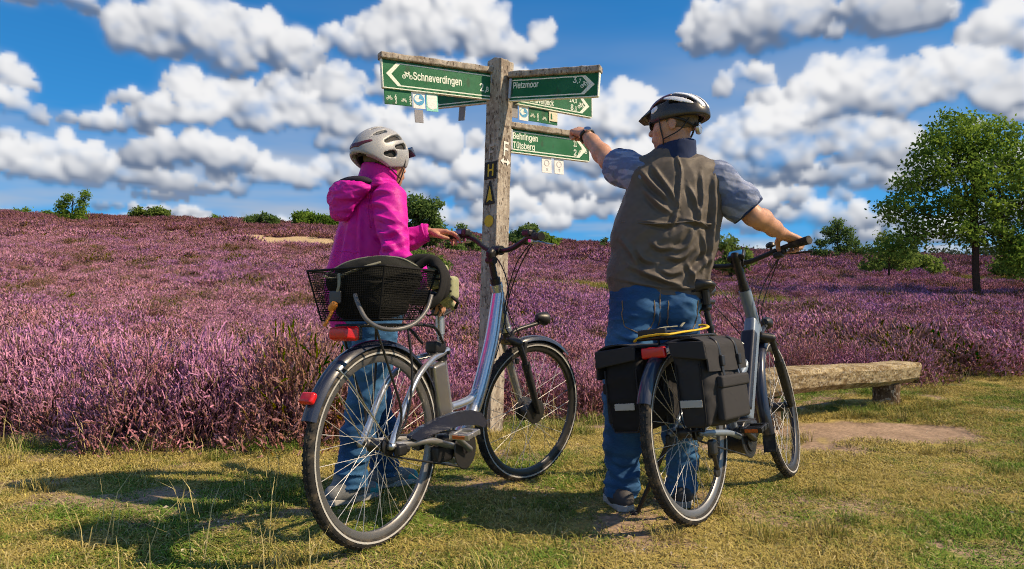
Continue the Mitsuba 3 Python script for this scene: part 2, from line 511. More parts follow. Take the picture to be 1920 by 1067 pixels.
def build_ground():
    rad = np.concatenate([[0.02], np.geomspace(0.4, 3000, 330)])
    na = 900
    th = np.concatenate([np.linspace(-48, 48, na), np.linspace(48, 312, 200)[1:-1]]) * np.pi / 180
    R, A = np.meshgrid(rad, th, indexing='ij')
    x, y = R * np.sin(A), R * np.cos(A)
    z = ground_z(x, y)
    v = np.stack([x, y, z], -1).reshape(-1, 3)
    n, m = R.shape
    i, j = np.meshgrid(np.arange(n - 1), np.arange(m), indexing='ij')
    j2 = (j + 1) % m
    q = np.stack([i * m + j, (i + 1) * m + j, (i + 1) * m + j2, i * m + j2], -1).reshape(-1, 4)
    f = np.vstack([q[:, [0, 1, 2]], q[:, [0, 2, 3]]])[:, ::-1]
    lawn = np.maximum(np.clip((edge_y(x) - y) / 0.5 + 0.3, 0, 1), np.clip(blobs(x, y, LAWN, .35) * 2, 0, 1))
    sand = np.clip(np.maximum(blobs(x, y, SAND, 0.7, 2.2) * 2.0, -9), 0, 1)
    dirt = np.clip(blobs(x, y, DIRT, 2.6, .6) * 1.5, 0, 1)
    worn = np.clip((thinness(x, y) - .54) * 7, 0, .8) * (y < 20)
    uv = np.stack([lawn, np.where(y > 20, sand, np.maximum(dirt, worn))], -1).reshape(-1, 2)
    return trimesh.Trimesh(v, f, process=False), uv


def ground_color(p, n, uv):
    x, y = p.x, p.y
    n1, n2, n3 = tf(x * 1.3, y * 1.3, 0.0, 3), tf(x * 6.0 + 9, y * 6.0, 1.0, 3), tf(x * 60, y * 60, 2.0, 2)
    dry, green, soil = mi.Color3f(0.34, 0.27, 0.10), mi.Color3f(0.16, 0.19, 0.045), mi.Color3f(0.28, 0.205, 0.148)
    turf = mix(dry, green, ss(0.40, 0.66, n1 * 0.6 + n2 * 0.4))
    bare = dr.select(y > 20, mi.Color3f(0.46, 0.35, 0.21), soil * (0.8 + 0.5 * n2))
    heath = mix(mi.Color3f(0.10, 0.055, 0.05), mi.Color3f(0.17, 0.075, 0.11), n2)
    far = ss(55.0, 95.0, y)
    heath = mix(heath, mix(mi.Color3f(0.16, 0.065, 0.085), mi.Color3f(0.10, 0.055, 0.04), tf(x * 0.35, y * 0.2, 0.0, 3)), far)
    c = mix(heath, turf, ss(0.3, 0.7, uv.x + (n2 - 0.5) * 0.5))
    c = mix(c, bare, ss(0.25, 0.65, uv.y + (n2 - 0.5) * 0.7))
    return c * (0.62 + 0.76 * n3)


scene['ground_bsdf'] = {'type': 'twosided', 'bsdf': {'type': 'diffuse', 'reflectance': proc(ground_color)}}
_g, _uv = build_ground()
add('ground', _g, 'ground_bsdf', smooth=True, uv=_uv, label='trodden sandy turf in front of a rising heath', kind='structure')


# ------------------------------------------------------------------ heather, grass
def spikes(base, dirv, length, rad, rng, rings, sides, rand, bend=0.25):
    """Many thin flower spikes as one mesh: a bare stem, then a fuller spike. uv = (random, height along)."""
    n = len(base)
    dirv = dirv / np.linalg.norm(dirv, axis=1, keepdims=True)
    sidev = rng.normal(size=(n, 3))
    sidev -= dirv * (sidev * dirv).sum(1, keepdims=True)
    sidev /= np.linalg.norm(sidev, axis=1, keepdims=True)
    s2 = np.cross(dirv, sidev)
    k = len(rings)
    vs, us = [], []
    th = np.arange(sides) * 2 * np.pi / sides
    for t, rr in rings:
        c = base + dirv * (length * t)[:, None] + sidev * (bend * length * t * t)[:, None]
        jit = rng.uniform(0.6, 1.4, (n, sides))
        off = rr * rad[:, None] * jit
        a = th[None] + rng.uniform(0, 6.28, (n, 1)) * 0.15
        vs.append(c[:, None] + off[..., None] * (np.cos(a)[..., None] * sidev[:, None] + np.sin(a)[..., None] * s2[:, None]))
        us.append(np.stack([np.broadcast_to(rand[:, None], (n, sides)), np.full((n, sides), t)], -1))
    tip = base + dirv * (length * 1.04)[:, None] + sidev * (bend * length)[:, None]
    v = np.concatenate([np.stack(vs, 1).reshape(n, k * sides, 3), tip[:, None]], 1)
    u = np.concatenate([np.stack(us, 1).reshape(n, k * sides, 2), np.stack([rand, np.ones(n)], -1)[:, None]], 1)
    m = k * sides + 1
    f = []
    for i in range(k - 1):
        for j in range(sides):
            j2 = (j + 1) % sides
            a, b, c, d = i * sides + j, i * sides + j2, (i + 1) * sides + j2, (i + 1) * sides + j
            f += [[a, b, c], [a, c, d]]
    for j in range(sides):
        f.append([(k - 1) * sides + j, (k - 1) * sides + (j + 1) % sides, m - 1])
    f = np.array(f)
    F = (f[None] + (np.arange(n) * m)[:, None, None]).reshape(-1, 3)
    return v.reshape(-1, 3), F, u.reshape(-1, 2)


def heather_clump(seed, n, R, H, rings, sides, rad, ln):
    rng = np.random.default_rng(seed)
    ph = rng.uniform(0, 2 * np.pi, n)
    ct = rng.uniform(0.02, 1, n) ** 0.75          # height on the dome
    st = np.sqrt(1 - ct * ct)
    shell = rng.uniform(0.62, 1.0, n)
    lump = 0.82 + 0.36 * nfbm(np.stack([np.cos(ph) * st, np.sin(ph) * st, ct], -1) * 1.9 + seed * 3.1, 2, seed)
    nrm = np.stack([np.cos(ph) * st, np.sin(ph) * st, ct], -1)
    pos = nrm * np.array([R, R, H]) * (shell * lump)[:, None]
    d = nrm * np.array([0.75, 0.75, 0.4]) + np.array([0, 0, 0.62]) + rng.normal(size=(n, 3)) * 0.34
    L = ln * rng.uniform(0.7, 1.35, n)
    d = d / np.linalg.norm(d, axis=1, keepdims=True)
    base = pos - d * (L * 0.75)[:, None]
    base[:, 2] = np.maximum(base[:, 2], 0.0)
    return spikes(base, d, L, rad * rng.uniform(0.7, 1.3, n), rng, rings, sides, rng.uniform(0, 1, n))


def heather_color(p, n, uv):
    big = tf(p.x * 0.45 + 5, p.y * 0.30, 0.0, 3)
    mid = tf(p.x * 2.1, p.y * 2.1, p.z * 2.0, 2)
    pink, mauve, rust, olive = mi.Color3f(0.57, 0.28, 0.42), mi.Color3f(0.46, 0.21, 0.43), mi.Color3f(0.30, 0.125, 0.085), mi.Color3f(0.15, 0.115, 0.045)
    fl = mix(pink, mauve, ss(0.42, 0.66, big + (uv.x - 0.5) * 0.25))
    fl = mix(fl, rust, ss(0.50, 0.66, mid) * 0.55 + ss(0.80, 0.95, uv.x) * 0.3)
    fl = mix(fl, olive, ss(0.58, 0.70, tf(p.x * 0.9 + 40, p.y * 0.7, 3.0, 2)) * 0.6 + dr.select(uv.x < 0.16, 0.8, 0.0))
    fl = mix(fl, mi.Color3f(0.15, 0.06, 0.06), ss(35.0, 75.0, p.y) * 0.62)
    stem = mi.Color3f(0.13, 0.085, 0.04)
    
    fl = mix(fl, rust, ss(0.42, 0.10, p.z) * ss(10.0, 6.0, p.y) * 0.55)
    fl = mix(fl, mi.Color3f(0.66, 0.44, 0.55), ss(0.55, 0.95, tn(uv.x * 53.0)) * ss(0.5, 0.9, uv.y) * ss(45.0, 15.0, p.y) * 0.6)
    c = mix(stem, fl, ss(0.24, 0.48, uv.y))
    return c * (0.60 + 0.8 * tn(uv.x * 91.0, uv.y * 5.0))


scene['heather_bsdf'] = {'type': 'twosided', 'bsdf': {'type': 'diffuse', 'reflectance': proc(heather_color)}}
NEAR_R = [(0.0, 0.25), (0.28, 0.35), (0.42, 1.0), (0.64, 0.65), (0.84, 0.85)]
MID_R = [(0.0, 0.3), (0.45, 0.45), (0.70, 1.0)]
FAR_R = [(0.1, 0.7), (0.60, 1.0)]
TINY_R = [(0.2, 1.0)]
KINDS = {}
FRONT_R = [(0.0, 0.22), (0.30, 0.30), (0.40, 1.0), (0.49, 0.50), (0.58, 1.0), (0.67, 0.50), (0.76, 0.95), (0.86, 0.45), (0.94, 0.6)]
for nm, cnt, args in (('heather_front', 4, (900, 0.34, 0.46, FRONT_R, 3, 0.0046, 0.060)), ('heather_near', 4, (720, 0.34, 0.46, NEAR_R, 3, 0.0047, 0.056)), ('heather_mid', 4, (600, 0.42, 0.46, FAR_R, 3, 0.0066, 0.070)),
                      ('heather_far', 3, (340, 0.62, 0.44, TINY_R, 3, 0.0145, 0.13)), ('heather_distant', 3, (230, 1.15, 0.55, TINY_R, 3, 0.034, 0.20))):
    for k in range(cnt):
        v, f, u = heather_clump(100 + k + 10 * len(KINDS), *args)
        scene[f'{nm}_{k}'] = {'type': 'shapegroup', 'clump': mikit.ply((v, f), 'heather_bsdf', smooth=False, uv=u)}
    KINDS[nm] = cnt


def scatter(seed, x0, x1, y0, y1, step, test):
    """Jittered grid points that pass the test."""
    rng = np.random.default_rng(seed)
    ys = np.arange(y0, y1, step)
    pts = []
    for y in ys:
        a, b = max(x0, -0.86 * y - 1.0), min(x1, 0.86 * y + 1.0)
        if b > a:
            x = np.arange(a, b, step)
            pts.append(np.stack([x, np.full_like(x, y)], 1))
    P = np.vstack(pts)
    P = P + rng.uniform(-0.5, 0.5, P.shape) * step
    return P[test(P[:, 0], P[:, 1])], rng


def instance(key, group, x, y, z, rot, s, sz=None, tilt=0.0):
    scene[key] = {'type': 'instance', 'group': {'type': 'ref', 'id': group},
                  'to_world': T().translate([float(x), float(y), float(z)]).rotate([0, 0, 1], float(rot)).scale([float(s), float(s), float(sz or s)])}


def heath(x, y):
    inside = y > edge_y(x) + 0.26 + 0.75 * (nfbm(np.stack([x * 1.3, y * 0, x * 0], -1), 2, 51) - 0.5)
    return inside & (blobs(x, y, SAND, 0.7, 2.2) < 0.05) & (blobs(x, y, LAWN, 0.35) < 0.2)


_hn = 0
for nm, y0, y1, step in (('heather_near', 4.0, 8.5, 0.31), ('heather_mid', 8.5, 19, 0.42), ('heather_far', 19, 46, 0.72), ('heather_distant', 46, 112, 1.45)):
    P, rng = scatter(7 + int(y0), -200, 200, y0, y1, step, heath)
    pz = ground_z(P[:, 0], P[:, 1])
    tall = nfbm(np.concatenate([P, P[:, :1] * 0], 1) * 0.55, 2, 61)
    for (x, y), z, t in zip(P, pz, tall):
        if math.hypot(x + 0.13, y - 5.0) < 0.20:
            continue
        _hn += 1
        s = rng.uniform(0.72, 1.22) * (0.52 + 0.96 * t)
        tall_ = s
        if nm == 'heather_near':
            m_ = nz(np.array([x * 1.05 + 2, y * 0.9, 0.5]), 67)
            front = max(0.0, 1 - (y - edge_y(x)) / 2.2)
            if m_ < .20 + .12 * front and rng.uniform() < .75:
                continue
            s, tall_ = s * (.80 + .40 * m_), s * (.45 + 1.15 * m_ + .25 * front)
        kind_ = 'heather_front' if nm == 'heather_near' and y - edge_y(x) < 0.95 and y < 6.6 else nm
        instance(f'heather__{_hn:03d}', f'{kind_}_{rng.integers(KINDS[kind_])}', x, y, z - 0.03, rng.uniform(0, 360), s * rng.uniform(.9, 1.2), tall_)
tag('heather', 'purple flowering heather covering the rising heath', kind='stuff')


def blade_patch(seed, n, size, hmin, hmax, wid, lie):
    """Grass blades as thin bent triangles strips. uv = (random, height along)."""
    rng = np.random.default_rng(seed)
    b = np.concatenate([rng.uniform(-size / 2, size / 2, (n, 2)), np.zeros((n, 1))], 1)
    a = rng.uniform(0, 2 * np.pi, n)
    out = np.stack([np.cos(a), np.sin(a), np.zeros(n)], -1)
    w = np.stack([-np.sin(a), np.cos(a), np.zeros(n)], -1) * (wid * rng.uniform(0.6, 1.3, n))[:, None]
    h = rng.uniform(hmin, hmax, n) ** 1.0
    l = rng.uniform(0.2, lie, n)
    up = V(0, 0, 1)
    m = b + up * (h * 0.62)[:, None] + out * (h * l * 0.45)[:, None]
    t = b + up * (h * np.clip(1.05 - 0.35 * l, .15, 1))[:, None] + out * (h * l * 1.15)[:, None]
    v = np.stack([b - w, b + w, m + w * 0.75, m - w * 0.75, t], 1)
    f = np.array([[0, 1, 2], [0, 2, 3], [3, 2, 4]])
    r = rng.uniform(0, 1, n)
    u = np.stack([np.stack([r, np.full(n, q)], -1) for q in (0, 0, .6, .6, 1)], 1)
    return v.reshape(-1, 3), (f[None] + (np.arange(n) * 5)[:, None, None]).reshape(-1, 3), u.reshape(-1, 2)


def grass_color(p, n, uv):
    n1 = tf(p.x * 1.3, p.y * 1.3, 0.0, 3)
    n2 = tf(p.x * 6.0 + 9, p.y * 6.0, 1.0, 3)
    dry, straw, green, fresh = mi.Color3f(0.47, 0.39, 0.125), mi.Color3f(0.58, 0.48, 0.24), mi.Color3f(0.20, 0.235, 0.05), mi.Color3f(0.15, 0.27, 0.045)
    k = n1 * 0.6 + n2 * 0.4 + (uv.x - 0.5) * 0.30
    c = mix(dry, green, ss(0.40, 0.52, k))
    c = mix(c, fresh, ss(0.54, 0.64, k))
    c = mix(c, straw, dr.select(uv.x > 0.86, 0.85, 0.0))
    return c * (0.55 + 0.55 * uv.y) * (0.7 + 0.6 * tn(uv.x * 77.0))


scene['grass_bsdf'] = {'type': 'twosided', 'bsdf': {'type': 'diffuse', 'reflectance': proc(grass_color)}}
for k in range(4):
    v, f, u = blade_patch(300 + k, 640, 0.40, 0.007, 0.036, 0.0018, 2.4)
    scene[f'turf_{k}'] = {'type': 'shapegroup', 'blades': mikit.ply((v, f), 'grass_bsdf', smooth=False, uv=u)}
for k in range(3):
    v, f, u = blade_patch(330 + k, 150, 0.20, 0.04, 0.15, 0.0019, 0.9)
    scene[f'tuft_{k}'] = {'type': 'shapegroup', 'blades': mikit.ply((v, f), 'grass_bsdf', smooth=False, uv=u)}


def turf_ok(x, y):
    return (y < edge_y(x) + 0.5)


P, rng = scatter(17, -8, 12, 1.35, 10.5, 0.152, turf_ok)
dirt = blobs(P[:, 0], P[:, 1], DIRT, 2.6, .6)
thin = thinness(P[:, 0], P[:, 1])
pz = ground_z(P[:, 0], P[:, 1])
_gn = 0
for (x, y), z, dd, th in zip(P, pz, dirt, thin):
    if dd > 0.05 + rng.uniform(0, .25) or (th > 0.60 and rng.uniform() < 0.8):
        continue
    if y > 5 and rng.uniform() < 0.35:
        continue
    _gn += 1
    s = rng.uniform(0.7, 1.25)
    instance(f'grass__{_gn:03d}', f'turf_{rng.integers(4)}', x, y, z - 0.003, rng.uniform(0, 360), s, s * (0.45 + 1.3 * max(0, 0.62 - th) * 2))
for k in range(3):
    v, f, u = blade_patch(350 + k, 5, 0.10, 0.14, 0.34, 0.0016, 0.7)
    u[:, 0] = 0.93
    scene[f'stalk_{k}'] = {'type': 'shapegroup', 'blades': mikit.ply((v, f), 'grass_bsdf', smooth=False, uv=u)}
# taller tufts: along the heather, round the bench and scattered
rng = np.random.default_rng(23)
spots = []
for x in np.arange(-4.5, 11, 0.20):
    spots.append((x + rng.uniform(-.1, .1), edge_y(x) + rng.uniform(-0.45, 0.45), rng.uniform(0.35, 1.0)))
for _ in range(170):
    x, y = rng.uniform(-3, 6), rng.uniform(1.6, 7)
    if y < edge_y(x) and blobs(np.array([x]), np.array([y]), DIRT, 2.6, .6)[0] < -0.1:
        spots.append((x, y, rng.uniform(0.35, 0.8)))
for _ in range(60):
    t = rng.uniform(0, 1)
    x, y = 2.1 + 1.8 * t + rng.uniform(-.1, .3), 5.2 + 1.5 * t + rng.uniform(-.35, .25)
    if blobs(np.array([x]), np.array([y]), DIRT, 2.6, .6)[0] < -0.05:
        spots.append((x, y, rng.uniform(0.4, 0.9)))
for _ in range(420):
    a, b, ra, rb = LAWN[rng.integers(len(LAWN))]
    spots.append((a + rng.normal() * ra * .45, b + rng.normal() * rb * .45, rng.uniform(1.6, 3.2)))
rs = np.random.default_rng(29)
for k in range(150):
    x = rs.uniform(-3.4, 5.5)
    y = rs.uniform(2.0, 3.6) if k < 26 else edge_y(x) + rs.uniform(-.5, .4)
    if k < 26:
        x = rs.uniform(-2.0, -.5)
    _gn += 1
    instance(f'grass__{_gn:03d}', f'stalk_{rs.integers(3)}', x, y, float(ground_z(x, y)) - 0.004, rs.uniform(0, 360), rs.uniform(.5, 1.1))
for x, y, s in spots:
    _gn += 1
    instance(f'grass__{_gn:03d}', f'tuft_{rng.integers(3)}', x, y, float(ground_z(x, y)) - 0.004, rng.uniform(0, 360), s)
tag('grass', 'short trodden grass, part green and part dry', kind='stuff')


# flecks on the ground: small dead leaves and bits of bark
def litter():
    rng = np.random.default_rng(91)
    n = 1500
    x, y = rng.uniform(-3.4, 6.5, n), rng.uniform(1.5, 7.2, n)
    ok = (y < edge_y(x) + .2)
    x, y = x[ok], y[ok]
    n = len(x)
    z = ground_z(x, y) + .012
    a = rng.uniform(0, 6.28, n); L = rng.uniform(.004, .014, n); w = L * rng.uniform(.25, .7, n)
    d = np.stack([np.cos(a), np.sin(a), rng.normal(size=n) * .25], -1)
    e = np.stack([-np.sin(a), np.cos(a), rng.normal(size=n) * .25], -1)
    c = np.stack([x, y, z], -1)
    v = np.stack([c - d * L[:, None], c + e * w[:, None] + V(0, 0, .003), c + d * L[:, None], c - e * w[:, None] + V(0, 0, .003)], 1)
    f = np.array([[0, 1, 2], [0, 2, 3]])
    return v.reshape(-1, 3), (f[None] + (np.arange(n) * 4)[:, None, None]).reshape(-1, 3), np.repeat(rng.uniform(0, 1, (n, 1, 1)), 4, 1).repeat(2, 2).reshape(-1, 2)


scene['litter_bsdf'] = {'type': 'twosided', 'bsdf': {'type': 'diffuse', 'reflectance': proc(lambda p, n, uv: mix((0.20, 0.12, 0.07), (0.62, 0.54, 0.40), uv.x))}}
_v, _f, _u = litter()
add('leaf_litter', (_v, _f), 'litter_bsdf', smooth=False, uv=_u, label='scattered dead leaves and chips on the trodden grass', kind='stuff')

# ------------------------------------------------------------------ trees and shrubs
mat('bark_bsdf', base=(0.055, 0.04, 0.03), rough=0.95, spec=0.1)


def leaf_bsdf(name, dark, light, tint):
    def col(p, n, uv):
        return mix(dark, light, ss(0.15, 0.9, uv.x * 0.6 + 0.4 * tf(p.x * 0.9, p.y * 0.9, p.z * 0.9, 2)))
    scene[name] = {'type': 'principledthin', 'base_color': proc(col), 'roughness': 0.55, 'diff_trans': 0.9, 'spec_trans': 0.0}


leaf_bsdf('oak_leaf', (0.07, 0.145, 0.025), (0.28, 0.42, 0.07), 0)
leaf_bsdf('pine_leaf', (0.07, 0.13, 0.045), (0.21, 0.32, 0.09), 0)
leaf_bsdf('bush_leaf', (0.08, 0.14, 0.035), (0.25, 0.34, 0.08), 0)
leaf_bsdf('far_leaf', (0.05, 0.075, 0.055), (0.085, 0.115, 0.075), 0)


def leaves(rng, centers, radius, per, size, flat=0.8):
    """Leaf faces round the clump centres. uv.x = tone of the clump and leaf."""
    n = len(centers) * per
    c = np.repeat(centers, per, 0) + rng.normal(size=(n, 3)) * np.repeat(np.broadcast_to(radius, len(centers)), per)[:, None] * np.array([1, 1, flat]) * 0.5
    tone = np.clip(np.repeat(rng.uniform(0, 1, len(centers)), per) * 0.6 + rng.uniform(0, 0.4, n), 0, 1)
    a = rng.normal(size=(n, 3)); a /= np.linalg.norm(a, axis=1, keepdims=True)
    b = np.cross(a, rng.normal(size=(n, 3))); b /= np.linalg.norm(b, axis=1, keepdims=True)
    s = (size * rng.uniform(0.6, 1.4, n))[:, None]
    v = np.stack([c - a * s, c + b * s * 0.55 + np.cross(a, b) * s * .12, c + a * s, c - b * s * 0.55 + np.cross(a, b) * s * .12], 1)
    f = np.array([[0, 1, 2], [0, 2, 3]])
    u = np.repeat(np.stack([tone, 0 * tone], -1)[:, None], 4, 1)
    return v.reshape(-1, 3), (f[None] + (np.arange(n) * 4)[:, None, None]).reshape(-1, 3), u.reshape(-1, 2)


def grow(rng, p, d, L, r, depth, tubes, tips, spread, up, keep):
    n = 5
    pts, q, dd = [p], p, d
    for i in range(n):
        dd = unit(dd + rng.normal(size=3) * 0.12 + V(0, 0, up) * 0.12)
        q = q + dd * L / n
        pts.append(q)
    tubes.append(tube(np.array(pts), np.linspace(r, r * 0.55, n + 1), 7 if depth > 1 else 5))
    if depth <= 1:
        for q in pts[1:]:
            tips.append(q)
    if depth == 0:
        return
    for k in range(keep):
        at = pts[rng.integers(2, n + 1)] if k else pts[-1]
        nd = unit(dd + rng.normal(size=3) * spread)
        grow(rng, at, nd, L * rng.uniform(0.55, 0.8), r * 0.5, depth - 1, tubes, tips, spread, up, keep)


def plant(key, x, y, seed, lobes, trunk, leaf, per, leafsize, clump, label, catname, group=None, dens=1.0, sink=0.1):
    """A tree: trunk with limbs to each lobe, and a crown of leaf clumps filling the lobes. lobes: (dx, dy, z, rx, ry, rz)."""
    rng = np.random.default_rng(seed)
    z0 = float(ground_z(x, y)) - sink
    o = V(x, y, z0)
    h, r = trunk
    wob = rng.normal(size=(5, 2)) * r * 0.35
    wob[0] = 0
    tp = np.array([[wob[i, 0], wob[i, 1], h * i / 4] for i in range(5)])
    tr = [tube(catmull(tp, 4) + o, np.linspace(r * 1.25, r * 0.55, 17), 9)]
    cen, rad = [], []
    for dx, dy, z, rx, ry, rz in lobes:
        s = tp[rng.integers(2, 5)]
        e = V(dx, dy, z)
        midp = (s + e) / 2 + rng.normal(size=3) * rx * 0.15 - V(0, 0, rz * .15)
        tr.append(tube(catmull([s, midp, e], 5) + o, np.linspace(r * 0.45, r * 0.1, 11), 6))
        n = max(3, int(dens * 26 * (rx * ry * rz) ** 0.62 / clump ** 1.5))
        u = rng.normal(size=(n, 3)); u /= np.linalg.norm(u, axis=1, keepdims=True)
        u *= rng.uniform(0.12, 1, (n, 1)) ** 0.42
        lump = 0.75 + 0.5 * nfbm(u * 1.7 + seed, 2, seed)[:, None]
        c = e + u * V(rx, ry, rz) * lump
        c = c[c[:, 2] > 0.12]
        cen.append(c)
        for q in c[rng.permutation(len(c))[:max(2, len(c) // 7)]]:
            tr.append(tube(catmull([midp, (midp + q) / 2 + rng.normal(size=3) * .06 * rx, q], 3) + o, np.linspace(r * 0.16, r * 0.03, 7), 4))
    cen = np.vstack(cen) + o
    add(key + '__trunk', cat(*tr), 'bark_bsdf', smooth=True)
    v, f, u = leaves(rng, cen, clump, per, leafsize)
    add(key + '__crown', (v, f), leaf, smooth=False, uv=u)
    tag(key, label, catname, group)


# the oak on the right
plant('oak_tree', 19.6, 29.2, 5, [(-0.8, 0, 7.1, 1.0, 1.1, .9), (.3, .2, 7.3, .8, .9, .8), (1.5, .3, 6.9, .9, 1.0, .9), (-1.7, -.2, 6.1, 1.0, 1.1, .8), (0.2, 0, 6.1, 1.1, 1.3, .8), (2.4, .2, 5.9, 1.0, 1.1, .9),
      (-2.3, .3, 5.0, 1.1, 1.2, .7), (-0.5, -.4, 5.0, 1.1, 1.3, .7), (1.3, 0, 5.0, 1.1, 1.3, .8), (2.9, 0, 4.7, 1.0, 1.2, .8), (-3.0, .2, 3.9, 1.0, 1.1, .6), (-1.4, 0, 3.9, 1.0, 1.2, .6), (0.3, 0, 3.9, 1.0, 1.2, .7), (1.9, .2, 3.7, 1.1, 1.2, .7), (3.4, 0, 3.4, 1.0, 1.1, .8),
      (-2.3, .1, 2.9, .9, 1.0, .5), (-.9, -.3, 2.8, .9, 1.0, .5), (0.7, 0, 2.7, 1.0, 1.1, .6), (2.4, .2, 2.4, 1.2, 1.2, .7), (3.6, 0, 2.0, 1.0, 1.1, .7), (-3.2, 0, 2.3, .8, .8, .4), (1.5, -.4, 1.7, .9, .9, .45), (2.9, .1, 1.3, .9, .9, .5)],
      (6.4, 0.125), 'oak_leaf', 22, 0.085, 0.40, 'tall broad green oak standing alone on the heath at the right', 'tree', dens=.56)


def bush_lobes(seed, w, h, n, low=0.25):
    n = int(n * 1.6)
    rng = np.random.default_rng(seed)
    out = []
    for k in range(n):
        a = rng.uniform(-1, 1)
        r = w * rng.uniform(0.08, 0.21)
        z = h * (low + (0.88 - low) * rng.uniform(0, 1) * (1 - 0.75 * abs(a) ** 1.5) * rng.uniform(.7, 1.1))
        out.append((a * w * 0.40, rng.uniform(-.25, .25) * w, max(z, r * .55), r, r, r * rng.uniform(0.6, 0.9)))
    return out


pl = lambda key, x, y, seed, w, h, n, leaf, label, catname, size, clump, per=11, low=.25, group=None, dens=1.0, tr=None: plant(key, x, y, seed, bush_lobes(seed, w, h, n, low), tr or (h * .75, h * .022 + .02), leaf, per + 4, size, clump * .85, label, catname, group, dens * .62)
plant('pine_tree', 28.3, 60, 11, [(0.1, 0, 3.5, .55, .6, .45), (-.7, 0, 2.9, .65, .6, .4), (.8, 0, 2.8, .6, .6, .4), (-.1, .1, 2.2, .6, .6, .35), (1.3, 0, 2.0, .7, .6, .35), (-1.3, 0, 1.9, .65, .6, .3), (.5, 0, 1.4, .7, .7, .35), (-1.7, 0, 1.1, .7, .6, .3), (1.9, 0, 1.2, .6, .6, .3), (-.6, 0, .8, .6, .6, .3)], (3.6, .07), 'pine_leaf', 14, .10, .30, 'small airy pine on the skyline left of the oak', 'tree', dens=.75)
plant('birch_tree', 20.7, 38, 12, [(0, 0, 2.5, .7, .7, .6), (-.6, 0, 1.9, .7, .7, .5), (.5, 0, 1.8, .8, .8, .6), (1.0, 0, 1.3, .7, .7, .4), (-.9, .1, 1.2, .6, .6, .35)], (2.7, .055), 'bush_leaf', 11, .085, .30, 'slim young tree with a bare stem in front of the oak', 'tree', dens=.5)
pl('juniper_bush', 24.5, 44, 13, 4.6, 1.5, 9, 'bush_leaf', 'low wide green bush at the foot of the oak on its left', 'bush', .10, .34)
pl('juniper_bush', 31.5, 41, 14, 4.5, 2.6, 9, 'bush_leaf', 'green bush at the right edge behind the oak', 'bush', .10, .36)
pl('young_oak', 12.3, 39, 15, 2.6, 3.0, 7, 'bush_leaf', 'small bright tree partly hidden behind the man in the vest', 'tree', .10, .34, low=.3)
pl('young_pine', 9.6, 70, 16, 1.2, 2.0, 4, 'pine_leaf', 'tiny sapling on the skyline left of the man in the vest', 'tree', .10, .25, low=.2)
pl('pine_tree', 1.6, 66, 17, 3.6, 3.3, 8, 'pine_leaf', 'rounded light green pine right of the signpost', 'tree', .13, .36, low=.15)
pl('pine_tree', 3.6, 68, 18, 2.2, 2.1, 6, 'oak_leaf', 'darker small tree close behind the rounded pine right of the signpost', 'tree', .13, .34, low=.15)
pl('scots_pine', -6.6, 48, 19, 4.2, 5.0, 13, 'pine_leaf', 'tall bushy pine between the person in pink and the signpost', 'tree', .11, .34, low=.12, dens=1.1)
pl('scots_pine', -3.4, 50, 20, 2.8, 2.7, 7, 'pine_leaf', 'low bushy pine just left of the signpost', 'tree', .11, .34, low=.12)
pl('juniper_bush', -4.3, 33, 21, 2.6, 1.3, 7, 'bush_leaf', 'yellow green scrub below the left hand of the person in pink', 'bush', .08, .28)
plant('wind_bent_tree', -44.7, 70, 22, [(-1.1, 0, 1.9, .55, .6, .5), (-.5, 0, 2.8, .4, .5, .45), (-1.0, 0, 1.1, .6, .6, .4), (1.0, 0, 2.0, .4, .5, .5), (1.35, 0, 2.9, .38, .5, .4), (.8, 0, 1.2, .5, .6, .4), (-.1, 0, .6, 1.0, .8, .35), (.9, 0, .5, .5, .5, .3)], (2.6, .06), 'oak_leaf', 14, .10, .30, 'two headed dark tree leaning on the skyline at the far left', 'tree', dens=.8)
pl('skyline_bush', -41.8, 79, 23, 4.3, 2.2, 8, 'bush_leaf', 'round green bush on the skyline, second from the left', 'bush', .13, .40)
pl('skyline_bush', -28.7, 79, 24, 4.0, 1.9, 8, 'pine_leaf', 'wide pale green bush on the skyline left of the person in pink', 'bush', .13, .38)
pl('skyline_bush', -23.0, 80, 25, 5.2, 2.4, 9, 'oak_leaf', 'dark green bush on the skyline touching the pink jacket', 'bush', .13, .40)
for k, (x, y, w, h) in enumerate(((-58.5, 82, 2.6, 1.3), (-57.0, 84, 2.0, 1.0), (-36.5, 84, 1.6, 1.0), (-34, 86, 1.4, 1.1), (-32.4, 85, 1.5, .9))):
    pl('heath_shrub', x, y, 40 + k, w, h, 4, 'oak_leaf', 'tiny dark shrub peeping over the skyline at the left', 'bush', .13, .38, group='tiny shrubs on the left skyline')
# the far wood behind the crest on the right
rng = np.random.default_rng(77)
cen = []
for x in np.arange(36, 175, 2.2):
    y = 178 + rng.uniform(-6, 6)
    z0 = float(ground_z(x, y))
    top = (0.1045 + 0.003 * math.sin(x * .21)) * y + 0.78 + rng.uniform(-.9, .7)
    for _ in range(26):
        cen.append((x + rng.normal() * 1.6, y + rng.normal(), top - abs(rng.normal()) * (top - z0) * .30))
v, f, u = leaves(rng, np.array(cen), 1.5, 9, .42)
add('far_wood', (v, f), 'far_leaf', smooth=False, uv=u, label='dark line of a far wood on the horizon at the right', kind='stuff')

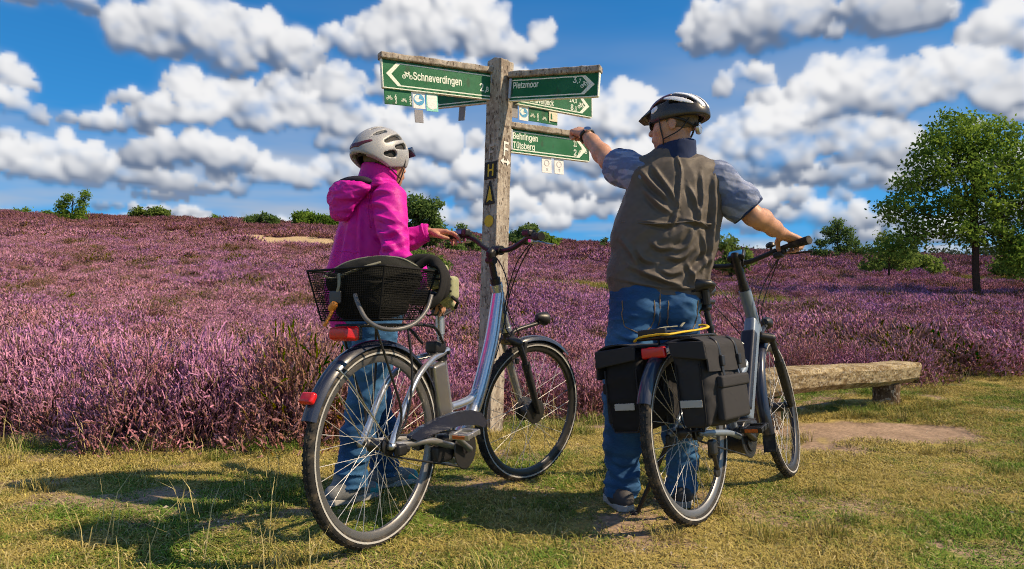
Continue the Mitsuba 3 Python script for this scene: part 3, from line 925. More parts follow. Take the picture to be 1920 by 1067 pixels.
# ------------------------------------------------------------------ weathered wood, paint
def wood_color(lo, hi, scale, axis):
    def col(p, n, uv):
        a = [p.x, p.y, p.z]
        g = [a[i] * (3.0 if i == axis else scale) for i in range(3)]
        k = tf(*g, 4)
        m = tf(p.x * 14, p.y * 14, p.z * 14, 3)
        c = mix(lo, hi, ss(0.30, 0.70, k * 0.65 + m * 0.35))
        c = mix(c, mi.Color3f(0.50, 0.48, 0.42), ss(0.60, 0.68, tf(p.x * 70, p.y * 70, p.z * 45, 2)) * 0.5)
        return mix(c, mi.Color3f(0.05, 0.035, 0.03), ss(0.62, 0.70, tf(p.x * 90 + 3, p.y * 90, p.z * (60 if axis != 2 else 30), 2)) * 0.7)
    return proc(col)


def wood_bsdf(name, lo, hi, scale, axis, bump):
    f = lambda p, n, uv: tf(p.x * (60 if axis != 0 else 9), p.y * 60, p.z * (60 if axis != 2 else 9), 3) * bump
    scene[name] = {'type': 'twosided', 'bsdf': {'type': 'bumpmap', 'arbitrary': proc(f, 2e-3), 'scale': 1.0, 'bsdf': {'type': 'diffuse', 'reflectance': wood_color(lo, hi, scale, axis)}}}


wood_bsdf('post_wood', (0.25, 0.21, 0.175), (0.44, 0.395, 0.34), 38, 2, 0.005)
wood_bsdf('bench_wood', (0.18, 0.13, 0.07), (0.44, 0.365, 0.23), 30, 0, 0.009)
wood_bsdf('stump_wood', (0.05, 0.035, 0.025), (0.17, 0.12, 0.08), 30, 2, 0.010)
mat('sign_green', base=proc(lambda p, n, uv: mix(mix((0.006, 0.120, 0.042), (0.020, 0.150, 0.070), ss(.35, .75, tf(p.x * 7, p.y * 7, p.z * 9, 3))), (0.035, 0.06, 0.035), ss(.60, .74, tf(p.x * 25, p.y * 25, p.z * 8, 3)) * .55)), rough=0.45, spec=0.25)
mat('sign_edge', base=(0.008, 0.05, 0.025), rough=0.5)
mat('sign_white', base=(0.74, 0.80, 0.70), rough=0.5)
mat('paper_white', base=(0.80, 0.80, 0.80), rough=0.6)
mat('plate_grey', base=(0.24, 0.24, 0.27), rough=0.6)
mat('plate_cream', base=(0.70, 0.66, 0.50), rough=0.6)
mat('plate_aqua', base=(0.25, 0.66, 0.55), rough=0.6)
mat('logo_blue', base=(0.06, 0.33, 0.60), rough=0.5)
mat('print_grey', base=(0.42, 0.42, 0.45), rough=0.7)
mat('paint_black', base=(0.015, 0.013, 0.012), rough=0.7)
mat('paint_yellow', base=(0.60, 0.40, 0.03), rough=0.75)
mat('paint_faded', base=(0.40, 0.36, 0.33), rough=0.8)
mat('paint_white', base=(0.72, 0.71, 0.68), rough=0.75)
mat('galvanised', base=(0.42, 0.43, 0.45), rough=0.45, metallic=0.8)

SP = shapely


def words(text, u, v, cap, width=None, bold=True):
    m = text_mesh(text, cap, 0.0014, bold)
    P = np.array(m.vertices)
    if width:
        P[:, 0] *= width / P[:, 0].max()
    P[:, 0] += u; P[:, 1] += v
    return trimesh.Trimesh(P, m.faces, process=False)


def flat(poly, t=0.0014):
    gs = getattr(poly, 'geoms', [poly])
    return cat(*[trimesh.creation.extrude_polygon(g, t, engine='earcut') for g in gs if g.area > 0])


def bike_icon(u, v, s):
    """A little bicycle drawn with strokes; s its height."""
    ring = lambda x: SP.Point(x, .32).buffer(.30).difference(SP.Point(x, .32).buffer(.20))
    l = SP.LineString([(.32, .32), (.62, .85), (1.12, .85), (1.4, .32)]).buffer(.055)
    l2 = SP.LineString([(.62, .85), (.82, .35), (1.12, .85), (1.2, 1.05), (1.02, 1.05)]).buffer(.055)
    l3 = SP.LineString([(.45, .98), (.72, .98)]).buffer(.06)
    g = SP.union_all([ring(.32), ring(1.4), l, l2, l3])
    return flat(SP.affinity.translate(SP.affinity.scale(g, s, s, origin=(0, 0)), u, v))


def chevron(L, H, right, w=0.032, in_=0.022):
    """The white arrow border of a finger sign: a chevron and two thin rules."""
    a = 0.30 * H + .02
    o = SP.Polygon([(in_, H / 2), (a + in_, H - .016), (a + in_ + w, H - .016), (in_ + w * 1.15, H / 2), (a + in_ + w, .016), (a + in_, .016)])
    r = SP.union_all([o, SP.box(a + in_, H - .022, L - .01, H - .014), SP.box(a + in_, .014, L - .01, .022)])
    return SP.affinity.affine_transform(r, [-1, 0, 0, 1, L, 0]) if right else r


S = 'signpost'
key_for(S)


def board_frame(L, R):
    L, R = V(*L), V(*R)
    u = unit(R - L)
    n = unit(np.cross(u, V(0, 0, 1)))
    v = np.cross(n, u)
    return frame(L, u, v, n), np.linalg.norm(R - L)


def sign_board(L, R, H, arrow_right, letters, rail=True, label=None):
    M, W = board_frame(L, R)
    k = add(S + '__sign_board', rbox((W / 2, H / 2, -.013), (W, H, .026), .003), 'sign_green', 30, M, label=label)
    add(k + '__rim', cat(rbox((W / 2, -.004, -.013), (W + .004, .008, .030), .002), rbox((-.004 if not arrow_right else W + .004, H / 2, -.013), (.008, H + .008, .032), .002)), 'sign_white', 30, M)
    add(k + '__arrow_border', flat(chevron(W, H, arrow_right)), 'sign_white', False, M)
    if letters:
        add(k + '__lettering', cat(*letters(W)), 'sign_white', False, M)
    if rail:
        rl = rbox((W / 2, H + .024, -.012), (W + .03, .046, .075), .010)
        rl = rl.subdivide_to_size(0.03) if hasattr(rl, 'subdivide_to_size') else rl
        rl = trimesh.Trimesh(np.array(rl.vertices) + (nfbm(np.array(rl.vertices) * 22, 2, 7)[:, None] - .5) * V(0, .012, .008), rl.faces, process=False)
        add(k + '__top_rail', rl, 'post_wood', 40, M, label='weathered wooden rail along the top of the sign')
    bx = W - .006 if not arrow_right else .006
    add(k + '__bracket', rbox((bx, H / 2, -.002), (.020, H * .92, .036), .004), 'galvanised', 30, M)
    return k, M, W


# the post
PB, PT = V(-0.166, 5.0, -0.1), V(-0.082, 5.0, 2.713)
pa = math.radians(49.4)
pz = unit(PT - PB)
px_ = unit(np.cross(V(math.cos(pa), math.sin(pa), 0), pz))     # normal of the sunlit face: towards the camera, right
px_ = V(math.sin(pa), -math.cos(pa), 0); px_ = unit(px_ - pz * (px_ @ pz))
py_ = np.cross(pz, px_)
PL = np.linalg.norm(PT - PB)
pm = rbox((0, 0, PL / 2), (.139, .139, PL), .006).subdivide_to_size(0.045)
pv = np.array(pm.vertices)
pv[:, :2] += (nfbm(pv * V(9, 9, 3), 3, 5)[:, None] - .5) * .010 * np.sign(pv[:, :2])
pv[:, 2] += np.where(pv[:, 2] > PL - .02, (nfbm(pv * 30, 2, 9) - .5) * .03 - .02 * np.abs(pv[:, 0]) / .07, 0)
PM = frame(PB, px_, py_, pz)
add(S + '__post', trimesh.Trimesh(pv, pm.faces, process=False), 'post_wood', 40, PM, label='square weathered wooden post')


def on_post(face, mesh, z, m, key='painted_mark', label=None):
    """Marks on a face of the post. face 'r': the sunlit right one, 'l': the shaded left one. mesh in (across, up)."""
    nrm = px_ if face == 'r' else -py_
    across = np.cross(pz, nrm)
    o = PB + pz * (z + .1) + nrm * (.139 / 2 + .0045)
    return add(S + '__' + key, mesh, m, False, frame(o, across, pz, nrm), label=label)


on_post('r', words('F', -.03, 0, .10, .062), 1.99, 'paint_white', label='white painted letter F')
ar = SP.union_all([SP.LineString([(-.03, 0), (.03, 0)]).buffer(.007, cap_style=2)] + [SP.Polygon([(s * .052, 0), (s * .018, .026), (s * .018, -.026)]) for s in (-1, 1)])
on_post('r', flat(ar), 1.945, 'paint_white', label='white painted double arrow')
on_post('l', words('F', -.028, 0, .098, .055), 1.965, 'paint_faded', label='faded painted letter F')
on_post('l', flat(SP.box(-.056, -.02, .056, .105)), 1.835, 'paint_black', 'painted_field', label='black painted field')
_f = on_post('l', xf(words('H', -.032, 0.0, .085, .062), frame(V(0, 0, .0016), V(1, 0, 0), V(0, 1, 0), V(0, 0, 1))), 1.835, 'paint_yellow', label='yellow painted letter H')
on_post('l', flat(SP.Polygon([(0, .155), (-.040, -.005), (.042, 0.0)]).buffer(.008)), 1.640, 'paint_black', 'painted_field', label='black painted arrow outline')
on_post('l', xf(flat(SP.Polygon([(0, .125), (-.028, .006), (0, .022), (.030, .010)])), frame(V(0, 0, .0016), V(1, 0, 0), V(0, 1, 0), V(0, 0, 1))), 1.640, 'paint_yellow', label='yellow painted arrow head')
on_post('l', flat(SP.Point(0, 0).buffer(.043)), 1.51, 'paint_yellow', label='worn yellow painted dot')

# the finger signs
kS, MS, WS = sign_board((-.857, 4.55, 2.356), (-.135, 4.985, 2.412), .186, False,
                        lambda W: [words('Schneverdingen', .215, .072, .052, .375), bike_icon(.135, .070, .046), words('2', W - .115, .050, .056, .036), words(',8', W - .072, .050, .036, .034)],
                        label='green finger sign pointing left to Schneverdingen')
kP, MP, WP = sign_board((-.022, 4.945, 2.392), (.583, 4.68, 2.338), .160, True,
                        lambda W: [words('Pietzmoor', .022, .085, .043, .20), words('3', W - .185, .098, .042, .030), words(',7', W - .150, .096, .028, .028), bike_icon(W - .125, .060, .042)],
                        label='green finger sign in the shade pointing right to Pietzmoor')
kH, MH, WH = sign_board((.035, 5.045, 2.402), (.628, 5.40, 2.405), .160, True,
                        lambda W: [words('Niederhaverbeck', .03, .030, .044, .30), words('14', W - .215, .088, .042, .045), words(',3', W - .168, .088, .030, .026), words('8', W - .205, .028, .042, .028), words(',3', W - .172, .028, .030, .028), bike_icon(W - .135, .050, .044)],
                        rail=False, label='sunlit green finger sign half hidden behind the shaded one')
kB, MB_, WB_ = sign_board((-.012, 5.02, 2.036), (.606, 5.40, 2.053), .170, True,
                          lambda W: [words('Behringen', .020, .098, .046, .225), words('Tütsberg', .020, .030, .046, .195), words('11', W - .150, .100, .046, .032), words('2', W - .152, .030, .046, .030), words(',4', W - .118, .030, .030, .030), bike_icon(W - .092, .052, .044)],
                          label='lowest green finger sign pointing right to Behringen')
kD, MD, WD = sign_board((-.66, 5.36, 2.462), (-.17, 5.045, 2.412), .150, False, None, label='finger sign seen in the shade behind the left sign')


def hang(M, u0, u1, v0, v1, m, key='plate', z=-.012, extra=None, label=None):
    """A small plate hung under a sign, at u0..u1, v0..v1 in the sign's plane."""
    k = add(S + '__' + key, rbox(((u0 + u1) / 2, (v0 + v1) / 2, z - .002), (u1 - u0, v1 - v0, .005), .002), m, 30, M, label=label)
    Mz = np.asarray(M) @ frame(V(u0, v0, z + .0008), V(1, 0, 0), V(0, 1, 0), V(0, 0, 1))
    for nm, mesh, mm in extra or []:
        add(k + '__' + nm, mesh, mm, False, Mz)
    return k


def bird_logo(w, h):
    """A round blue emblem: a ring with a curved wave inside."""
    c = SP.Point(w / 2, h * .54)
    r = min(w, h) * .44
    g = c.buffer(r).difference(c.buffer(r * .86))
    wave = SP.Polygon([(w * .12, h * .48), (w * .30, h * .34), (w * .55, h * .40), (w * .86, h * .52), (w * .80, h * .30), (w * .55, h * .14), (w * .28, h * .18)]).buffer(.004)
    wing = SP.Polygon([(w * .52, h * .60), (w * .62, h * .86), (w * .70, h * .66), (w * .78, h * .86), (w * .88, h * .58)]).buffer(.003)
    return flat(SP.union_all([g, wave.intersection(c.buffer(r)), wing.intersection(c.buffer(r))]))


def mini(w):
    return [('print', cat(bike_icon(.012, .030, .026), words('6', .070, .040, .030, .018), words('3', .072, .010, .026, .016), bike_icon(.120, .024, .024), words('5', .178, .042, .026, .015), words('2', .178, .014, .024, .015)), 'sign_white')]


hang(MS, .006, .205, -.112, -.006, 'sign_green', extra=mini(.2), label='small green plate with bicycle symbols under the left sign')
hang(MS, .212, .302, -.122, -.006, 'paper_white', extra=[('emblem', bird_logo(.09, .116), 'logo_blue')], label='white plate with a round blue emblem under the left sign')
hang(MS, .310, .400, -.132, -.010, 'plate_aqua', extra=[('print', xf(flat(SP.Polygon([(.008, .03), (.02, .02), (.045, .012), (.08, .024), (.082, .114), (.008, .116)])), np.eye(4)), 'paper_white')], label='white and aqua plate under the left sign')
hang(MS, .222, .286, -.218, -.128, 'plate_grey', z=-.018, label='small dark plate hanging lowest under the left sign')
hang(MD, .30, .36, -.118, -.012, 'plate_grey', label='small dark plate under the shaded sign behind')
hang(MH, -.058, .022, -.105, .018, 'plate_grey', z=-.02, label='small grey plate beside the post')
hang(MH, .028, .108, -.118, -.008, 'paper_white', extra=[('emblem', bird_logo(.08, .11), 'logo_blue')], label='white plate with a round blue emblem right of the post')
hang(MH, .112, .372, -.112, -.010, 'sign_green', extra=mini(.2), label='small green plate with bicycle symbols right of the post')
hang(MH, .290, .370, -.088, -.010, 'plate_cream', z=-.006, extra=[('print', cat(flat(SP.Polygon([(.016, .015), (.030, .015), (.026, .060), (.018, .060)]))), 'sign_green')], label='cream plate on the right end of the small green plate')
for u in (.285, .400):
    hang(MB_, u, u + .088, -.128, -.012, 'paper_white', extra=[('print', cat(flat(SP.Point(.044, .075).buffer(.024).difference(SP.Point(.044, .075).buffer(.019))), words('T' if u > .3 else 'n', .036, .018, .022, .016)), 'print_grey')],
         label='left one of two white plates under the lowest sign' if u < .3 else 'right one of two white plates under the lowest sign')
tag(S, 'wooden signpost with green finger signs standing at the edge of the heather', 'signpost')

# ------------------------------------------------------------------ the log bench
LB = 'log_bench'
key_for(LB)
l0, l1 = V(1.72, 5.14, .315), V(3.80, 6.72, .322)
lu = unit(l1 - l0)
ln = unit(np.cross(V(0, 0, 1), lu))
lz = np.cross(lu, ln)
LL = np.linalg.norm(l1 - l0)
sec = SP.Polygon([(-.155, .055), (-.145, .082), (-.10, .090), (.10, .092), (.15, .080), (.165, .04), (.15, -.03), (.10, -.078), (.02, -.095), (-.07, -.088), (-.13, -.045)]).buffer(.008)
lm = trimesh.creation.extrude_polygon(sec, LL, engine='earcut').subdivide_to_size(0.05)
lv = np.array(lm.vertices)
edge = np.minimum(lv[:, 2], LL - lv[:, 2])
shr = 1 - 0.16 * np.clip(1 - edge / .03, 0, 1) ** 2
lv[:, :2] *= (shr * (1 + .10 * (nfbm(lv * V(5, 5, 1.6), 3, 3) - .5)))[:, None]
lv[:, 1] += (nfbm(lv * V(24, 24, 3), 2, 8) - .5) * .014 + .012 * np.sin(lv[:, 2] * 2.2)
lm = trimesh.Trimesh(lv, lm.faces, process=False)
add(LB + '__seat', lm, 'bench_wood', 40, frame(l0, ln, lz, lu), label='weathered split log laid as the seat')
for t in (.24, LL - .42):
    c = l0 + lu * t
    st = lathe([(.001, 0), (.125, 0), (.118, .06), (.112, .14), (.115, .235), (.001, .236)], 14, (0, 0, 0)).subdivide_to_size(.05)
    sv = np.array(st.vertices)
    sv[:, :2] *= (1 + .30 * (nfbm(sv * V(9, 9, 2.5), 2, 12) - .5))[:, None]
    add(LB + '__leg', trimesh.Trimesh(sv, st.faces, process=False), 'stump_wood', 40, frame(V(c[0], c[1], -.02), lu, ln, V(0, 0, 1)), label='dark stump under the log')
tag(LB, 'low bench made of a weathered log on two stumps behind the grey bicycle', 'bench')

# ------------------------------------------------------------------ bicycle materials
mat('rubber', base=proc(lambda p, n, uv: mix((0.020, 0.020, 0.021), (0.085, 0.070, 0.052), ss(.45, .78, tf(p.x * 38, p.y * 38, p.z * 38, 3)))), rough=0.75, spec=0.3)
mat('black_plastic', base=(0.012, 0.012, 0.014), rough=0.42, spec=0.5)
mat('black_gloss', base=(0.010, 0.012, 0.022), rough=0.12, spec=0.6, clearcoat=1.0)
mat('steel', base=(0.62, 0.62, 0.63), rough=0.28, metallic=1.0)
mat('spoke_steel', base=(0.62, 0.61, 0.60), rough=0.45, metallic=0.7)
mat('alloy', base=(0.55, 0.55, 0.56), rough=0.38, metallic=0.9)
mat('rim_grey', base=(0.20, 0.20, 0.205), rough=0.42, metallic=0.75)
mat('dark_metal', base=(0.075, 0.075, 0.08), rough=0.4, metallic=0.8)
mat('silver_paint', base=(0.60, 0.62, 0.66), rough=0.24, metallic=0.85, clearcoat=0.6)
mat('grey_paint', base=(0.20, 0.25, 0.32), rough=0.35, metallic=0.35, clearcoat=0.4)
mat('dark_paint', base=(0.022, 0.027, 0.045), rough=0.4, metallic=0.3)
mat('reflective', base=(0.40, 0.40, 0.39), rough=0.5)
mat('reflector_red', base=(0.52, 0.006, 0.010), rough=0.15, spec=0.6, clearcoat=0.5)
mat('reflector_amber', base=(0.50, 0.12, 0.02), rough=0.2, clearcoat=0.6)
mat('navy_gloss', base=(0.012, 0.016, 0.035), rough=0.16, spec=0.6, clearcoat=1.0)
mat('screen_blue', base=(0.02, 0.16, 0.42), rough=0.15, clearcoat=1.0)
mat('saddle_vinyl', base=(0.018, 0.018, 0.020), rough=0.38, spec=0.5)
mat('battery_grey', base=(0.36, 0.35, 0.34), rough=0.32, metallic=0.85)
mat('yellow_band', base=(0.62, 0.40, 0.02), rough=0.6)
mat('orange_cord', base=(0.62, 0.22, 0.03), rough=0.6)
mat('tan_cap', base=(0.30, 0.22, 0.20), rough=0.6)

HEADANG = math.radians(69)
AXIS = V(-math.cos(HEADANG), 0, math.sin(HEADANG))
WHEEL_R = 0.35


def rot_about(o, axis, t):
    x, y, z = unit(axis)
    K = np.array([[0, -z, y], [z, 0, -x], [-y, x, 0]])
    R = np.eye(3) + math.sin(t) * K + (1 - math.cos(t)) * K @ K
    M = np.eye(4)
    M[:3, :3] = R
    M[:3, 3] = V(*o) - R @ V(*o)
    return M


def bike_matrix(c, head, lean):
    fw = V(math.sin(head), math.cos(head), 0)
    r = V(math.cos(head), -math.sin(head), 0)
    up = math.cos(lean) * V(0, 0, 1) + math.sin(lean) * r
    left = -(math.cos(lean) * r - math.sin(lean) * V(0, 0, 1))
    return frame(V(c[0], c[1], 0.0), fw, left, up)


def ring_y(R, prof, n=96):
    """A ring about the y axis; prof: closed list of (radial offset, lateral)."""
    prof = np.asarray(prof, float)
    th = np.linspace(0, 2 * np.pi, n, endpoint=False)
    m = len(prof)
    v = np.stack([np.cos(th)[:, None] * (R + prof[:, 0]), np.broadcast_to(prof[:, 1], (n, m)), np.sin(th)[:, None] * (R + prof[:, 0])], -1).reshape(-1, 3)
    i, j = np.meshgrid(np.arange(n), np.arange(m), indexing='ij')
    i2, j2 = (i + 1) % n, (j + 1) % m
    q = np.stack([i * m + j, i2 * m + j, i2 * m + j2, i * m + j2], -1).reshape(-1, 4)
    return trimesh.Trimesh(v, np.vstack([q[:, [0, 1, 2]], q[:, [0, 2, 3]]]), process=False)


def tyre_mesh():
    a = np.linspace(0, 2 * np.pi, 14, endpoint=False)
    body = ring_y(WHEEL_R - 0.021, np.stack([0.0195 * np.cos(a), 0.0205 * np.sin(a)], 1), 120)
    kn = []
    for k in range(84):
        t = 2 * np.pi * k / 84
        for lat, tilt in ((-0.0135, -0.75), (0.0135, 0.75), (0.0, 0.0)):
            tt = t + (0.037 if lat == 0 else (0.018 if lat > 0 else 0))
            u, w = V(math.cos(tt), 0, math.sin(tt)), V(-math.sin(tt), 0, math.cos(tt))
            nr = unit(u * math.cos(tilt) + V(0, 1, 0) * math.sin(tilt))
            la = np.cross(w, nr)
            c = u * (WHEEL_R - 0.021) + nr * 0.0195
            b = trimesh.creation.box((0.012, 0.0085, 0.0055))
            kn.append(xf(b, frame(c, w, la, nr)))
    return cat(body, *kn)


TYRE = mikit.ply(tyre_mesh(), 'rubber', smooth=40)
RIM = mikit.ply(ring_y(WHEEL_R - 0.047, [(-0.012, -0.006), (-0.012, 0.006), (-0.004, 0.0125), (0.012, 0.0135), (0.012, -0.0135), (-0.004, -0.0125)], 110), 'rim_grey', smooth=40)
STRIPE = [mikit.ply(ring_y(WHEEL_R - 0.0235, [(-0.0040, s * 0.0204), (0.0025, s * 0.0213), (0.0025, s * 0.0218), (-0.0040, s * 0.0212)][::s], 110), 'reflective', smooth=40) for s in (1, -1)]


def wheel(bike, M, hub_r, hub_w, hub_mat, dark_rim=False, sprocket=False, nsp=32):
    w = key_for(bike + '__wheel')
    put = lambda k, d, m=None, smooth=35, label=None: add(w + '__' + k, d, m, smooth, M, label=label)
    put('tyre', TYRE, label='black knobbly tyre')
    rim = dict(RIM)
    if dark_rim:
        rim['bsdf'] = {'type': 'ref', 'id': 'dark_metal'}
    put('rim', rim)
    for s in STRIPE:
        put('reflective_stripe', s)
    a, b = hub_w / 2, hub_r
    put('hub', lathe([(0.004, -a - .022), (.009, -a - .02), (.009, -a), (b * .55, -a), (b, -a + .004), (b, -a + .009), (b * .72, -a + .014), (b * .72, a - .014), (b, a - .009), (b, a - .004), (b * .55, a), (.009, a), (.009, a + .02), (.004, a + .022)], 28, axis=(0, 1, 0)), hub_mat, 30)
    if sprocket:
        put('sprocket', lathe([(0.012, -a - .016), (.034, -a - .015), (.036, -a - .012), (.034, -a - .009), (0.012, -a - .008)], 22, axis=(0, 1, 0)), 'dark_metal', 30)
    rr = WHEEL_R - 0.057
    for k in range(nsp):
        th = 2 * np.pi * (k + 0.5) / nsp
        s = 1 if k % 2 else -1
        lead = (1 if (k // 2) % 2 else -1) * 1.15
        p0 = V(b * .92 * math.cos(th + lead), s * (a - .006), b * .92 * math.sin(th + lead))
        p1 = V(rr * math.cos(th), s * .002, rr * math.sin(th))
        put('spoke', tube(np.array([p0, p1]), 0.00125, 5), 'spoke_steel', True)
    v0 = V(math.cos(.3) * (rr - .03), 0, math.sin(.3) * (rr - .03))
    put('valve', rod(v0, v0 * (rr / np.linalg.norm(v0)), .003, 6), 'dark_metal')
    return w


def fender_mesh(c, R, a0, a1, w, n=34, drop=0.016):
    """A curved mudguard about the hub c from angle a0 to a1 (degrees)."""
    a = np.radians(np.linspace(a0, a1, n))
    u = np.linspace(-1, 1, 9)
    lat, rad = u * w / 2, -drop * u ** 4 - 0.004 * u * u
    sheets = []
    for th in (0.0, -0.0025):
        r = R + th + rad
        sheets.append(np.stack([c[0] + np.cos(a)[:, None] * r, np.broadcast_to(lat, (n, 9)), c[2] + np.sin(a)[:, None] * r], -1))
    v = np.concatenate([s.reshape(-1, 3) for s in sheets])
    f = []
    for s in (0, 1):
        o = s * n * 9
        for i in range(n - 1):
            for j in range(8):
                q = [o + i * 9 + j, o + (i + 1) * 9 + j, o + (i + 1) * 9 + j + 1, o + i * 9 + j + 1]
                q = q[::-1] if s == 0 else q
                f += [[q[0], q[1], q[2]], [q[0], q[2], q[3]]]
    k = n * 9
    loop = [(i, 0) for i in range(n)] + [(n - 1, j) for j in range(1, 9)] + [(i, 8) for i in range(n - 2, -1, -1)] + [(0, j) for j in range(7, 0, -1)]
    L = [i * 9 + j for i, j in loop]
    for p, q in zip(L, L[1:] + L[:1]):
        f += [[p, q, q + k], [p, q + k, p + k]]
    return trimesh.Trimesh(v, np.array(f), process=False)


def saddle_mesh(c, L=0.27, W=0.20):
    """A padded saddle, wide at the back."""
    ts = np.linspace(0, 1, 18)
    P = []
    for t in ts:
        x = -0.5 * L + t * L
        w = W / 2 * (math.sin(math.pi * min(1, (t + .12) / .62)) ** 0.8 if t < .19 else (1 - ss1((t - .19) / .55)) * 0.80 + 0.20)
        w = max(w, .02) * (1 if t < .97 else .7)
        zc = 0.012 * math.cos((t - .1) * 5.5)
        thick = 0.036 - 0.012 * t
        for k in range(16):
            a = 2 * np.pi * k / 16
            y, z = w * math.cos(a), thick * math.sin(a) * (0.75 if math.sin(a) > 0 else 1.0)
            P.append([c[0] + x, c[1] + y, c[2] + zc + z - 0.10 * (y * y) / .2])
    P = np.array(P)
    n, m = len(ts), 16
    f = []
    for i in range(n - 1):
        for j in range(m):
            q = [i * m + j, i * m + (j + 1) % m, (i + 1) * m + (j + 1) % m, (i + 1) * m + j]
            f += [[q[0], q[2], q[1]], [q[0], q[3], q[2]]]
    e0, e1 = len(P), len(P) + 1
    P = np.vstack([P, P[:m].mean(0), P[-m:].mean(0)])
    for j in range(m):
        f += [[e0, j, (j + 1) % m], [e1, (n - 1) * m + (j + 1) % m, (n - 1) * m + j]]
    mm = trimesh.Trimesh(P, np.array(f), process=False)
    mm.fix_normals()
    return mm


def ss1(t):
    t = min(1, max(0, t))
    return t * t * (3 - 2 * t)


def pedal(bike, M, c, spin, amber=True):
    """A flat pedal block: cage, treads and two reflectors."""
    s = 1 if c[1] > 0 else -1
    R = rot_about(c, (0, 1, 0), spin)
    y = c[1] + s * 0.05
    k = key_for(bike + '__pedal')
    cage = cat(rbox((c[0] + .038, y, c[2]), (.012, .09, .022), .003), rbox((c[0] - .038, y, c[2]), (.012, .09, .022), .003),
               rbox((c[0], y - .036, c[2]), (.07, .012, .02), .003), rbox((c[0], y + .036, c[2]), (.07, .012, .02), .003), rod((c[0], c[1] - s * .01, c[2]), (c[0], y + s * .045, c[2]), .009, 10))
    add(k, xf(cage, R), 'alloy' if amber else 'black_plastic', 35, M)
    for q in (-1, 1):
        add(k + '__reflector', xf(rbox((c[0] + q * .0455, y, c[2]), (.004, .055, .013), .0015), R), 'reflector_amber', 30, M)


def crankset(bike, M, bb, ang, ring_r, arm='alloy', amber=True):
    add(bike + '__chainring', lathe([(.02, -.060), (ring_r, -.060), (ring_r + .003, -.057), (ring_r, -.054), (.02, -.053)], 40, o=(bb[0], 0, bb[1]), axis=(0, 1, 0)), 'dark_metal', 30, M)
    for s, a in ((-1, ang), (1, ang + math.pi)):
        e = V(bb[0] + .17 * math.cos(a), s * .092, bb[1] + .17 * math.sin(a))
        p = np.array([[bb[0], s * .078, bb[1], .017], [bb[0] + .06 * math.cos(a), s * .084, bb[1] + .06 * math.sin(a), .014], [*e, .013]])
        add(bike + '__crank_arm', tube(catmull(p, 5), None, 10, flat=0.8), arm, True, M)
        pedal(bike, M, V(e[0], s * .10, e[2]), 0.1 + .25 * s, amber)


def stay(bike, M, pts, r, m, key='frame_tube', sides=12):
    return add(bike + '__' + key, tube(catmull(pts, 7), r, sides), m, True, M)


def arc(c, R, a0, a1, n=14, y=0.0):
    a = np.radians(np.linspace(a0, a1, n))
    return np.stack([c[0] + R * np.cos(a), np.full(n, y), c[1] + R * np.sin(a)], 1)


